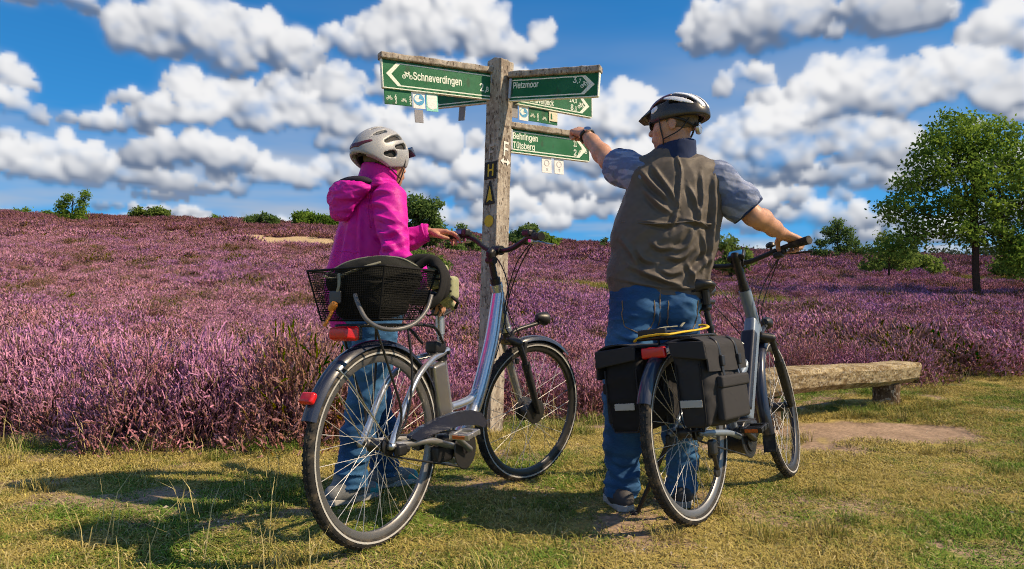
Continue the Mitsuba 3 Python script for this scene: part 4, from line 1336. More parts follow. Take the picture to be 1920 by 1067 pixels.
# ------------------------------------------------------------------ the silver low-step bicycle
def silver_bike():
    B = 'electric_bicycle'
    key_for(B)
    M = bike_matrix((-0.468, 2.476), 0.503, -0.02)
    WB, hub = 1.14, V(1.14, 0, WHEEL_R)
    steer = rot_about(hub - 0.05 * V(math.sin(HEADANG), 0, math.cos(HEADANG)), AXIS, -0.32)
    F = M @ steer
    up = frame(V(0, 0, WHEEL_R), V(1, 0, 0), V(0, 1, 0), V(0, 0, 1))
    wheel(B, M @ up, .026, .075, 'dark_metal', sprocket=True, nsp=36)
    wheel(B, F @ frame(hub, V(1, 0, 0), V(0, 1, 0), V(0, 0, 1)), .060, .092, 'dark_metal', dark_rim=True)
    # frame: one deep curved tube from the head to the cranks, a seat tube and arched stays
    main = catmull([[.872, 0, .925, .029], [.850, 0, .85, .031], [.80, 0, .70, .033], [.735, 0, .57, .034], [.675, 0, .465, .034], [.61, 0, .375, .032], [.53, 0, .315, .030], [.47, 0, .285, .028]], 7)
    add(B + '__frame', cat(tube(main, None, 18), tube(catmull([[.695, 0, .50, .019], [.62, 0, .455, .018], [.53, 0, .44, .018], [.46, 0, .435, .018]], 6), None, 12),
                           tube(np.array([[.475, 0, .27], [.405, 0, .63]]), .018, 14)), 'silver_paint', 40, M, label='silver low-step frame tube')
    add(B + '__bracket', cat(rod((.48, -.05, .265), (.48, .05, .265), .036, 18), rbox((.43, 0, .29), (.14, .07, .09), .02), rbox((.36, -.02, .265), (.12, .05, .07), .015)), 'black_plastic', 35, M)
    for s in (-1, 1):
        stay(B, M, [[-.01, s * .066, .352], [.03, s * .066, .415], [.085, s * .066, .50], [.155, s * .062, .58], [.26, s * .045, .635], [.36, s * .022, .655], [.43, s * .012, .672]], .0125, 'silver_paint', 'seat_stay')
        stay(B, M, [[-.02, s * .068, .352], [.10, s * .067, .345], [.23, s * .062, .335], [.36, s * .045, .30], [.46, s * .04, .275]], .0135, 'alloy', 'chain_stay')
    add(B + '__seat_clamp', cat(rod((.402, 0, .63), (.392, 0, .685), .024, 16), rod((.40, -.04, .66), (.40, .03, .66), .007, 8), rbox((.345, -.01, .685), (.07, .06, .05), .012)), 'black_plastic', 35, M)
    add(B + '__seat_post', cat(rod((.395, 0, .66), (.392, 0, .80), .0135, 14), rod((.392, 0, .735), (.392, 0, .81), .019, 14)), 'alloy', 35, M)
    add(B + '__saddle', saddle_mesh((.375, 0, .875), .27, .21), 'saddle_vinyl', 50, M)
    add(B + '__saddle__spring', cat(tube(np.array([[.43, .03, .83], [.36, .035, .81], [.30, .06, .845]]), .004, 6), tube(np.array([[.43, -.03, .83], [.36, -.035, .81], [.30, -.06, .845]]), .004, 6), rbox((.392, 0, .825), (.05, .06, .03), .008)), 'dark_metal', 35, M)
    # battery behind the seat tube, chain cover
    bt = rbox((0, 0, 0), (.085, .075, .245), .014)
    e3 = unit(V(-.07, 0, .36))
    add(B + '__battery', xf(bt, frame(V(.362, 0, .50), np.cross(V(0, 1, 0), e3), V(0, 1, 0), e3)), 'battery_grey', 30, M, label='flat grey battery pack')
    rail = rbox((0, 0, 0), (.012, .045, .25), .004)
    add(B + '__battery__rail', xf(rail, frame(V(.308, 0, .49), np.cross(V(0, 1, 0), e3), V(0, 1, 0), e3)), 'dark_metal', 30, M)
    cg = shapely.Polygon([(.085, .372), (.15, .392), (.26, .412), (.38, .421), (.48, .418), (.56, .398), (.60, .36), (.585, .345), (.52, .365), (.40, .376), (.25, .372), (.12, .358)]).buffer(.006)
    add(B + '__chain_guard', plate(cg, .022, frame(V(0, -.066, 0), V(1, 0, 0), V(0, 0, 1), V(0, -1, 0))), 'navy_gloss', 30, M, label='dark glossy chain guard')
    for z0, z1 in ((.385, .385), (.318, .20)):
        add(B + '__chain', tube(np.array([[.0, -.055, WHEEL_R + (.035 if z0 > .35 else -.035)], [.48, -.056, .265 + (.075 if z0 > .35 else -.075)]]), .0042, 6), 'dark_metal', True, M)
    crankset(B, M, (.48, .265), math.radians(150), .078)
    add(B + '__derailleur', cat(rbox((.02, -.085, .335), (.05, .03, .04), .01), rod((.0, -.075, .35), (.07, -.078, .33), .012, 10)), 'black_plastic', 35, M)
    add(B + '__kickstand', cat(rod((.30, .06, .30), (.12, .17, .33), .009, 8), rbox((.31, .055, .30), (.04, .04, .04), .008)), 'dark_metal', 35, M)
    # rear mudguard, lamp, reflector, carrier
    add(B + '__mudguard', fender_mesh((0, 0, WHEEL_R), .372, 22, 160, .060), 'navy_gloss', 40, M, label='glossy dark mudguard over the back wheel')
    for s in (-1, 1):
        add(B + '__mudguard_stay', tube(np.array([[0, s * .062, .352], [-.20, s * .04, .60], [-.235, s * .028, .635]]), .0025, 6), 'steel', True, M)
    add(B + '__reflector', cat(rbox((-.335, 0, .545), (.026, .056, .040), .010, R=rot_about((0, 0, 0), (0, 1, 0), .55)[:3, :3].T)), 'reflector_red', 30, M, label='small red reflector on the back mudguard')
    add(B + '__tail_light', hull([[-.165, y, z] for y in (-.044, .044) for z in (.732, .758)] + [[-.195, y, z] for y in (-.028, .028) for z in (.737, .754)], .012, 2), 'reflector_red', 50, M, label='wide red tail light under the basket')
    add(B + '__tail_light__housing', rbox((-.150, 0, .748), (.022, .11, .05), .006), 'black_plastic', 30, M)
    rk = [tube(catmull([[.34, s * .05, .70], [.25, s * .066, .765], [.05, s * .07, .772], [-.13, s * .066, .772], [-.145, s * .03, .772], [-.147, 0, .772]], 6), .006, 8) for s in (-1, 1)]
    rk += [rod((x, -.07, .772), (x, .07, .772), .0045, 8) for x in (-.06, .05, .16, .25)]
    for s in (-1, 1):
        rk += [tube(catmull([[-.0, s * .074, .365], [.03, s * .082, .46], [-.03, s * .085, .60], [-.10, s * .075, .768]], 6), .0045, 8),
               tube(catmull([[.0, s * .074, .365], [.06, s * .085, .45], [.09, s * .085, .60], [.08, s * .074, .768]], 6), .0045, 8)]
    add(B + '__luggage_carrier', cat(*rk), 'black_plastic', True, M)
    # fork, front mudguard, brake, lamp
    ax = lambda d: hub - 0.05 * V(math.sin(HEADANG), 0, math.cos(HEADANG)) + AXIS * d
    for s in (-1, 1):
        lo, mid, hi = hub + V(0, s * .058, 0), ax(.26) + V(.035, s * .058, 0), ax(.385) + V(.02, s * .056, 0)
        add(B + '__fork_leg', cat(tube(catmull([np.r_[lo, .013], np.r_[lo + (mid - lo) * .5, .019], np.r_[mid, .020]], 5), None, 14), rod(mid, hi, .014, 14), rod(mid - AXIS * .004, mid + AXIS * .02, .022, 14)), 'alloy' if s > 0 else 'dark_metal', 35, F)
    add(B + '__fork_crown', cat(hull([ax(.385) + V(.02, s * .056, 0) for s in (-1, 1)] + [ax(.40) + V(0, s * .02, 0) for s in (-1, 1)], .019, 2), rod(ax(.385), ax(.47), .019, 14)), 'dark_metal', 40, F)
    add(B + '__head_tube', cat(rod(ax(.445), ax(.665), .027, 18), rod(ax(.44), ax(.46), .031, 18), rod(ax(.655), ax(.675), .030, 18)), 'silver_paint', 35, M)
    add(B + '__mudguard', fender_mesh(hub, .372, 50, 108, .058, 20), 'navy_gloss', 40, F, label='short dark mudguard over the front wheel')
    for s in (-1, 1):
        add(B + '__rim_brake', cat(rbox(ax(.34) + V(.07, s * .032, .01), (.022, .016, .075), .006), rbox(ax(.30) + V(.065, s * .026, -.02), (.02, .02, .028), .005)), 'dark_metal', 30, F)
    lamp = hub + V(.055, 0, .455)
    add(B + '__head_light', lathe([(0.0, -.058), (.014, -.056), (.026, -.040), (.033, -.012), (.036, .004), (.033, .012), (.001, .016)], 24, lamp, (1, 0, -.1)), 'black_plastic', 40, F, label='round black front lamp')
    add(B + '__head_light__bracket', cat(tube(catmull([ax(.40) + V(.03, 0, 0), ax(.44) + V(.06, 0, 0), lamp - V(.03, 0, .02)], 5), .010, 10)), 'black_plastic', True, F)
    # stem, bars, controls
    bar = V(.845, 0, 1.120)
    st = [ax(.665), ax(.70), ax(.79), ax(.83) + V(.005, 0, 0), bar - V(.03, 0, .02), bar]
    add(B + '__stem', cat(rod(ax(.665), ax(.705), .024, 16), rod(ax(.70), ax(.80), .0155, 14), tube(catmull(np.c_[np.array(st[2:]), [.019, .021, .019, .018]], 6), None, 14),
                          rod(ax(.79) + V(0, -.024, 0), ax(.79) + V(0, .024, 0), .017, 14), rod(bar + V(0, -.028, 0), bar + V(0, .028, 0), .022, 16)), 'black_plastic', 35, F, label='black adjustable stem')
    half = [[0, 0, 0], [0, .05, .0], [.003, .10, .012], [.004, .15, .038], [-.006, .20, .058], [-.028, .255, .062], [-.075, .345, .058]]
    path = np.array([[a, -b, c] for a, b, c in half[::-1]] + half[1:]) + bar
    add(B + '__handlebar', tube(catmull(path, 6), .0118, 12), 'black_plastic', True, F, label='black swept handlebar')
    for s in (-1, 1):
        g0, g1 = bar + V(-.035, s * .268, .062), bar + V(-.078, s * .352, .058)
        add(B + '__grip', cat(tube(np.array([np.r_[g0, .0165], np.r_[(g0 + g1) / 2, .0175], np.r_[g1, .0165]]), None, 14)), 'rubber', 35, F)
        p = bar + V(-.012, s * .225, .060)
        add(B + '__brake_lever', cat(rbox(p + V(.012, 0, -.012), (.04, .03, .03), .008), tube(catmull([p + V(.03, 0, -.014), p + V(.04, s * .05, -.022), p + V(.012, s * .13, -.03)], 6), np.linspace(.006, .0042, 13), 8)), 'steel', 40, F)
        add(B + '__control_unit', rbox(p + V(-.008, -s * .008, .018), (.05, .05, .03), .009), 'black_plastic', 35, F)
    p = bar + V(-.028, .225, .068)
    add(B + '__display', rbox(p + V(-.0, 0, .012), (.035, .075, .036), .009), 'black_plastic', 35, F)
    add(B + '__display__screen', rbox(p + V(-.0185, .012, .013), (.003, .038, .020), .001), 'screen_blue', 30, F, label='small blue screen')
    q = bar + V(-.01, -.20, .075)
    add(B + '__bell', lathe([(0, -.012), (.02, -.01), (.024, .0), (.020, .012), (.008, .020), (0, .021)], 18, q, (0, 0, 1)), 'black_plastic', 40, F)
    w = lambda m, p: (m @ np.r_[np.asarray(p, float), 1])[:3]
    cab = [[w(F, bar + V(.02, -.21, .045)), w(F, bar + V(.03, -.12, -.08)), w(F, bar + V(.04, -.05, -.24)), w(M, (.905, -.035, .83)), w(F, ax(.42) + V(.05, -.03, .01))],
           [w(F, bar + V(.02, -.20, .045)), w(F, bar + V(.05, -.08, -.06)), w(F, bar + V(.05, -.03, -.22)), w(M, (.86, -.035, .78)), w(M, (.78, -.032, .62))],
           [w(F, bar + V(.02, .20, .045)), w(F, bar + V(.05, .05, -.04)), w(F, bar + V(.06, -.03, -.18)), w(F, bar + V(.06, -.03, -.36)), w(F, ax(.36) + V(.07, -.03, .02))]]
    for c in cab:
        add(B + '__cable', tube(catmull(c, 8), .0030, 6), 'black_plastic', True)
    tag(B, 'silver low-step electric bicycle held by the person in the pink jacket', 'bicycle')
    return M, F, bar


MA, FA, BAR_A = silver_bike()


# ------------------------------------------------------------------ the dark grey bicycle with panniers
def grey_bike():
    B = 'touring_bicycle'
    key_for(B)
    M = bike_matrix((0.723, 2.741), 0.689, -0.114)
    hub = V(1.09, 0, WHEEL_R)
    base = hub - 0.05 * V(math.sin(HEADANG), 0, math.cos(HEADANG))
    F = M @ rot_about(base, AXIS, 0.141)
    wheel(B, M @ frame(V(0, 0, WHEEL_R), V(1, 0, 0), V(0, 1, 0), V(0, 0, 1)), .030, .075, 'dark_metal', sprocket=True, nsp=36)
    wheel(B, F @ frame(hub, V(1, 0, 0), V(0, 1, 0), V(0, 0, 1)), .032, .08, 'dark_metal', dark_rim=True)
    ax = lambda d: base + AXIS * d
    # deep box-section down tube with the battery in it
    c0, c1 = V(.862, 0, .80), V(.60, 0, .335)
    d = unit(c0 - c1)
    side = V(0, 1, 0)
    nn = np.cross(side, d)
    L = np.linalg.norm(c0 - c1)
    add(B + '__frame', cat(xf(rbox((0, 0, 0), (.085, .060, L), .020), frame((c0 + c1) / 2, nn, side, d)), rod(ax(.44), ax(.66), .030, 18), tube(np.array([[.47, 0, .27], [.375, 0, .63]]), .019, 14),
                           tube(catmull([[.83, 0, .70, .02], [.68, 0, .58, .02], [.53, 0, .52, .02], [.41, 0, .51, .02]], 5), None, 12)), 'grey_paint', 35, M, label='blue-grey low-step frame')
    add(B + '__battery', xf(rbox((0, .0, 0), (.052, .070, L * .78), .015), frame((c0 + c1) / 2 + nn * (-.028) + d * -.02, nn, side, d)), 'dark_paint', 35, M, label='dark battery pack in the down tube')
    add(B + '__motor', cat(rod((.475, -.062, .265), (.475, .062, .265), .062, 28), rbox((.55, 0, .295), (.17, .105, .10), .03), rod((.475, -.070, .265), (.475, -.06, .265), .050, 28)), 'black_plastic', 35, M)
    for s in (-1, 1):
        stay(B, M, [[-.01, s * .066, .35], [.10, s * .064, .42], [.25, s * .045, .535], [.385, s * .02, .60]], .010, 'grey_paint', 'seat_stay')
        stay(B, M, [[-.02, s * .068, .35], [.12, s * .067, .335], [.27, s * .06, .315], [.42, s * .045, .28]], .0125, 'grey_paint', 'chain_stay')
    add(B + '__seat_post', cat(rod((.378, 0, .62), (.318, 0, .86), .0135, 14), rod((.376, 0, .63), (.371, 0, .655), .021, 14), rod((.345, 0, .755), (.34, 0, .775), .0175, 14)), 'black_plastic', 35, M)
    add(B + '__saddle', saddle_mesh((.285, 0, .935), .275, .215), 'saddle_vinyl', 50, M)
    add(B + '__saddle__spring', cat(*[rod((.21, s * .055, .86), (.20, s * .06, .92), .017, 10) for s in (-1, 1)], rbox((.27, 0, .875), (.13, .09, .02), .008), rbox((.315, 0, .865), (.05, .05, .05), .012)), 'black_plastic', 35, M)
    crankset(B, M, (.475, .265), math.radians(158), .08, 'dark_metal', False)
    add(B + '__chain', tube(np.array([[0, -.055, .315], [.475, -.056, .187]]), .0042, 6), 'dark_metal', True, M)
    add(B + '__chain', tube(np.array([[0, -.055, .385], [.475, -.056, .343]]), .0042, 6), 'dark_metal', True, M)
    add(B + '__derailleur', cat(rbox((.03, -.085, .29), (.04, .03, .06), .01), rod((.03, -.085, .27), (.07, -.075, .20), .009, 8), lathe([(.001, -.006), (.022, -.005), (.022, .005), (.001, .006)], 16, (.075, -.07, .19), (0, 1, 0)), lathe([(.001, -.006), (.02, -.005), (.02, .005), (.001, .006)], 16, (.04, -.07, .265), (0, 1, 0))), 'dark_metal', 35, M)
    add(B + '__kickstand', cat(rod((-.02, .075, .32), (-.03, .25, .032), .009, 8), rbox((-.03, .255, .034), (.05, .03, .02), .006), rbox((0, .075, .32), (.06, .02, .05), .006)), 'black_plastic', 35, M)
    add(B + '__mudguard', fender_mesh((0, 0, WHEEL_R), .372, 20, 157, .058), 'navy_gloss', 40, M, label='dark mudguard over the back wheel between the panniers')
    add(B + '__mudguard', fender_mesh(hub, .372, 60, 196, .058, 40), 'navy_gloss', 40, F, label='long dark mudguard over the front wheel')
    add(B + '__mud_flap', cat(rbox(hub + V(-.372 * math.cos(.38), 0, -.372 * math.sin(.38) + .0), (.006, .06, .09), .0025, R=rot_about((0, 0, 0), (0, 1, 0), .38)[:3, :3].T)), 'rubber', 30, F)
    add(B + '__tail_light', rbox((-.20, 0, .672), (.025, .10, .042), .008), 'reflector_red', 40, M, label='red tail light under the carrier')
    rk = [tube(catmull([[.33, s * .03, .66], [.25, s * .06, .725], [.05, s * .065, .728], [-.19, s * .062, .728], [-.205, s * .03, .728], [-.207, 0, .728]], 6), .006, 8) for s in (-1, 1)]
    rk += [rod((x, -.065, .728), (x, .065, .728), .0045, 8) for x in (-.1, .0, .1, .2)] + [rod((-.012, s * .075, .36), (-.02, s * .068, .725), .005, 8) for s in (-1, 1)]
    add(B + '__luggage_carrier', cat(*rk), 'black_plastic', True, M)
    add(B + '__carrier_clamp', cat(rbox((-.06, 0, .748), (.26, .085, .012), .005), rbox((-.195, 0, .745), (.018, .12, .035), .006)), 'black_plastic', 30, M)
    for s in (-1, 1):
        lo, mid, hi = hub + V(0, s * .058, 0), ax(.25) + V(.035, s * .062, 0), ax(.395) + V(.02, s * .060, 0)
        add(B + '__fork_leg', cat(tube(catmull([np.r_[lo, .014], np.r_[lo + (mid - lo) * .5, .020], np.r_[mid, .022]], 5), None, 14), rod(mid, hi, .015, 14), rod(mid - AXIS * .004, mid + AXIS * .02, .024, 14)), 'black_plastic', 35, F)
    add(B + '__fork_crown', cat(hull([ax(.395) + V(.02, s * .060, 0) for s in (-1, 1)] + [ax(.41) + V(0, s * .02, 0) for s in (-1, 1)], .022, 2), rod(ax(.39), ax(.47), .02, 14)), 'black_plastic', 40, F)
    lamp = hub + V(.075, 0, .44)
    add(B + '__head_light', cat(lathe([(0.0, -.045), (.018, -.042), (.030, -.02), (.034, .004), (.030, .014), (.001, .018)], 24, lamp, (1, 0, -.1)), rod(ax(.41) + V(.03, 0, 0), lamp - V(.02, 0, .01), .012, 8)), 'black_plastic', 40, F)
    bar = V(.775, 0, 1.080)
    add(B + '__stem', cat(rod(ax(.66), ax(.70), .025, 16), tube(catmull([np.r_[ax(.69), .021], np.r_[ax(.78), .021], np.r_[ax(.845), .021], np.r_[bar, .021]], 6), None, 14), rod(bar + V(0, -.03, 0), bar + V(0, .03, 0), .022, 16)), 'black_plastic', 40, F)
    half = [[0, 0, 0], [.004, .06, .0], [.006, .12, .012], [.0, .19, .026], [-.03, .25, .032], [-.085, .35, .030]]
    path = np.array([[a, -b, c] for a, b, c in half[::-1]] + half[1:]) + bar
    add(B + '__handlebar', tube(catmull(path, 6), .0122, 12), 'black_plastic', True, F)
    for s in (-1, 1):
        g0, g1 = bar + V(-.038, s * .262, .032), bar + V(-.088, s * .352, .030)
        add(B + '__grip', tube(np.array([np.r_[g0, .0175], np.r_[(g0 + g1) / 2, .0185], np.r_[g1, .0205]]), None, 14), 'rubber', 35, F)
        p = bar + V(-.012, s * .215, .030)
        add(B + '__brake_lever', cat(rbox(p + V(.015, 0, -.014), (.05, .035, .035), .010), tube(catmull([p + V(.03, 0, -.016), p + V(.045, s * .05, -.03), p + V(.02, s * .13, -.04)], 6), np.linspace(.0065, .0045, 13), 8), rbox(p + V(-.0, -s * .02, -.03), (.05, .045, .03), .010)), 'black_plastic', 40, F)
    add(B + '__bell', cat(lathe([(0, -.012), (.02, -.01), (.023, .0), (.018, .010), (0, .016)], 18, bar + V(-.0, -.165, .058), (-.3, 0, 1)), rod(bar + V(0, -.165, .02), bar + V(0, -.165, .05), .007, 8)), 'black_plastic', 40, F)
    add(B + '__display', rbox(bar + V(-.012, 0, .040), (.065, .085, .028), .008, R=rot_about((0, 0, 0), (0, 1, 0), -.6)[:3, :3].T), 'black_plastic', 35, F)
    add(B + '__display__screen', rbox(bar + V(-.0225, 0, .0505), (.045, .062, .008), .002, R=rot_about((0, 0, 0), (0, 1, 0), -.6)[:3, :3].T), 'screen_blue', 30, F)
    w = lambda m, p: (m @ np.r_[np.asarray(p, float), 1])[:3]
    for c in ([w(F, bar + V(.03, .21, .02)), w(F, bar + V(.06, .19, -.13)), w(F, bar + V(.05, .10, -.28)), w(M, (.84, .04, .70))],
              [w(F, bar + V(.03, .20, .02)), w(F, bar + V(.08, .12, -.12)), w(F, bar + V(.06, .05, -.24)), w(M, (.85, .035, .76))],
              [w(F, bar + V(.03, -.20, .01)), w(F, bar + V(.09, -.12, -.10)), w(F, bar + V(.08, -.05, -.25)), w(F, ax(.40) + V(.06, -.05, 0))],
              [w(F, bar + V(.03, -.20, .01)), w(F, bar + V(.07, -.10, -.10)), w(F, bar + V(.05, -.05, -.20)), w(M, (.86, -.035, .78))]):
        add(B + '__cable', tube(catmull(c, 8), .0028, 6), 'black_plastic', True)
    cage = [tube(catmull([[.70, .0, .60], [.70, .05, .60], [.66, .055, .53], [.62, .05, .47], [.62, 0, .47]], 5), .003, 6), tube(catmull([[.75, 0, .68], [.70, .045, .70], [.66, .05, .66], [.63, .045, .60], [.64, .0, .55]], 5), .003, 6)]
    add(B + '__bottle_cage', cat(*cage), 'steel', True, M)
    tag(B, 'dark blue-grey electric bicycle with black panniers, leaning beside the person in the vest', 'bicycle')
    return M, F, bar


MB, FB, BAR_B = grey_bike()

# ------------------------------------------------------------------ basket, bag, lock and gloves on the silver bicycle
mat('black_fabric', base=(0.016, 0.016, 0.018), rough=0.85, spec=0.25)
mat('grey_fabric', base=(0.032, 0.032, 0.036), rough=0.85, spec=0.25)
mat('olive_fabric', base=(0.014, 0.0145, 0.012), rough=0.9, spec=0.2)
mat('trim_fabric', base=(0.20, 0.20, 0.155), rough=0.9, spec=0.2)
mat('khaki_fabric', base=(0.30, 0.31, 0.19), rough=0.9, spec=0.2)
mat('pink_cloth', base=(0.72, 0.40, 0.34), rough=0.8)
mat('lock_sleeve', base=(0.10, 0.10, 0.105), rough=0.4)
mat('wire_black', base=(0.008, 0.008, 0.009), rough=0.7, spec=0.2)

BK = 'wire_basket'
key_for(BK)


def basket_pt(u, z):
    """A point of the basket wall: u round the rim (0..4, a corner at each whole number), z from 0 (floor) to 1 (rim)."""
    top = [V(-.168, .172), V(.130, .172), V(.130, -.172), V(-.168, -.172)]
    bot = [V(-.145, .128), V(.075, .128), V(.075, -.128), V(-.145, -.128)]
    i, t = int(math.floor(u)) % 4, u - math.floor(u)
    a = top[i] + (top[(i + 1) % 4] - top[i]) * t
    b = bot[i] + (bot[(i + 1) % 4] - bot[i]) * t
    p = b + (a - b) * z
    return V(p[0], p[1], .792 + .173 * z)


def quad_wire(a, b, r):
    return tube(np.array([a, b]), r, 4, cap=False)


for wall in range(4):
    ws = []
    n = 38 if wall % 2 else 34
    for k in range(n):
        u = wall + (k + .5) / n
        ws.append(quad_wire(basket_pt(u, 0), basket_pt(u, 1), .0011))
    for k in range(1, 22):
        z = k / 22
        ws.append(quad_wire(basket_pt(wall, z), basket_pt(wall + .9999, z), .0011))
    add(BK + '__mesh_panel', cat(*ws), 'wire_black', False, MA)
ws = [quad_wire(basket_pt(0 + (k + .5) / 24, 0), basket_pt(3 - (k + .5) / 24, 0), .0012) for k in range(24)] + [quad_wire(basket_pt(3 + (k + .5) / 26, 0), basket_pt(2 - (k + .5) / 26, 0), .0012) for k in range(26)]
add(BK + '__mesh_panel', cat(*ws), 'wire_black', False, MA)
add(BK + '__rim', tube(np.array([basket_pt(u, 1) for u in np.linspace(0, 4, 81)[:-1]]), .0042, 8, closed=True), 'wire_black', True, MA)
add(BK + '__corner_wire', cat(*[tube(np.array([basket_pt(u, 0), basket_pt(u, 1)]), .003, 6) for u in range(4)], tube(np.array([basket_pt(u, 0) for u in np.linspace(0, 4, 41)[:-1]]), .003, 6, closed=True)), 'wire_black', True, MA)
tag(BK, 'black wire mesh basket on the carrier of the silver bicycle', 'basket')

BP = 'backpack'
key_for(BP)
f = s_join([(s_box((-.03, -.005, .870), (.098, .108, .070), .04), 0), (s_ell((-.02, -.01, .955), (.122, .142, .060)), .05), (s_ell((.05, -.08, .945), (.07, .07, .06)), .03), (s_ell((-.10, .06, .925), (.06, .07, .05)), .03), (s_ell((-.09, -.03, .88), (.05, .06, .05)), .03)])
bm = relax(net(f, (-.25, -.25, .76), (.25, .25, 1.08), .007), 3)
bv = np.array(bm.vertices)
bm = push(bm, (nfbm(bv * V(9, 14, 24), 3, 19) - .5) * .022 - 0.010 * np.clip(1 - np.abs(bv[:, 2] - .945 - .02 * np.sin(bv[:, 1] * 14)) / .008, 0, 1))
add(BP + '__body', bm, 'olive_fabric', True, MA)
add(BP + '__piping', cat(tube(catmull([[-.165, .10, .945], [-.155, .06, .935], [-.16, .0, .948], [-.14, -.06, .968], [-.10, -.10, .985]], 8), .0045, 6), tube(catmull([[-.12, .13, .955], [-.09, .06, .995], [-.05, -.02, 1.012], [-.0, -.10, 1.008], [.05, -.14, .98]], 8), .004, 6)), 'trim_fabric', True, MA)
add(BP + '__strap', cat(tube(catmull([[.08, -.10, .97], [.11, -.145, 1.005], [.13, -.185, .985], [.135, -.195, .93], [.12, -.185, .87], [.09, -.16, .84]], 8), .021, 10, flat=.42, up=(0, 1, .3)),
                       tube(catmull([[.05, -.06, .985], [.10, -.10, 1.01], [.145, -.155, 1.0], [.165, -.185, .95], [.165, -.18, .89], [.14, -.15, .86]], 8), .022, 10, flat=.45, up=(0, 1, .3))), 'black_fabric', True, MA, label='thick black shoulder straps hanging over the basket rim')
add(BP + '__strap', tube(catmull([[-.175, .02, .948], [-.185, .01, .91], [-.182, .025, .87], [-.178, .03, .85]], 6), .007, 8, flat=.4), 'trim_fabric', True, MA)
add(BP + '__buckle', rbox((-.180, .03, .868), (.014, .05, .045), .006), 'dark_metal', 30, MA)
tag(BP, 'dark olive backpack stuffed into the wire basket', 'backpack')

add('key_strap', cat(tube(catmull([[-.184, .028, .845], [-.195, .032, .82], [-.205, .042, .79], [-.212, .052, .772]], 6), .0055, 8), hull([[-.192, .026, .842], [-.192, .036, .832]], .013, 2)), 'orange_cord', True, MA, label='orange strap hanging above the red tail light', cat='strap')
add('cable_lock', tube(catmull([[-.168, -.045, .875], [-.182, -.075, .835], [-.185, -.11, .790], [-.165, -.150, .762], [-.12, -.185, .757], [-.05, -.20, .775], [.02, -.20, .82], [.06, -.195, .875]], 9), .0075, 10), 'lock_sleeve', True, MA, label='thick grey cable lock looped over the side of the basket', cat='lock')
GL = 'cycling_glove'
for i, (dx, dz) in enumerate(((0, 0), (.028, -.045))):
    gk = key_for(GL)
    f = s_join([(s_box((.215 + dx, -.115 - dx, .955 + dz), (.030, .036, .045), .016), 0), (s_cone((.225 + dx, -.125, .92 + dz), (.26 + dx, -.135, .885 + dz), .016, .013), .02), (s_cone((.225 + dx, -.095, .92 + dz), (.265 + dx, -.10, .895 + dz), .016, .013), .02)])
    add(gk + '__back', relax(net(f, (.12, -.25, .80), (.36, -.02, 1.05), .005), 2), 'khaki_fabric', True, MA)
    add(gk + '__band', cat(*[tube(np.array([[.178 + dx, -.152 - dx, z + dz], [.180 + dx, -.112, z + .006 + dz], [.205 + dx, -.076, z + .008 + dz]]), .005, 6) for z in (.985, .962, .94)], tube(np.array([[.18 + dx, -.155 - dx, .92 + dz], [.215 + dx, -.158 - dx, .90 + dz], [.25 + dx, -.15, .88 + dz]]), .006, 6)), 'black_fabric', True, MA)
    if i:
        add(gk + '__lining', hull([[.262 + dx, -.118, .92 + dz], [.285 + dx, -.125, .895 + dz]], .014, 2), 'pink_cloth', True, MA)
    tag(gk, ['khaki and black striped cycling glove lying behind the backpack strap', 'lower cycling glove with a pink lining lying on the saddle'][i], 'glove', 'cycling gloves on the silver bicycle')

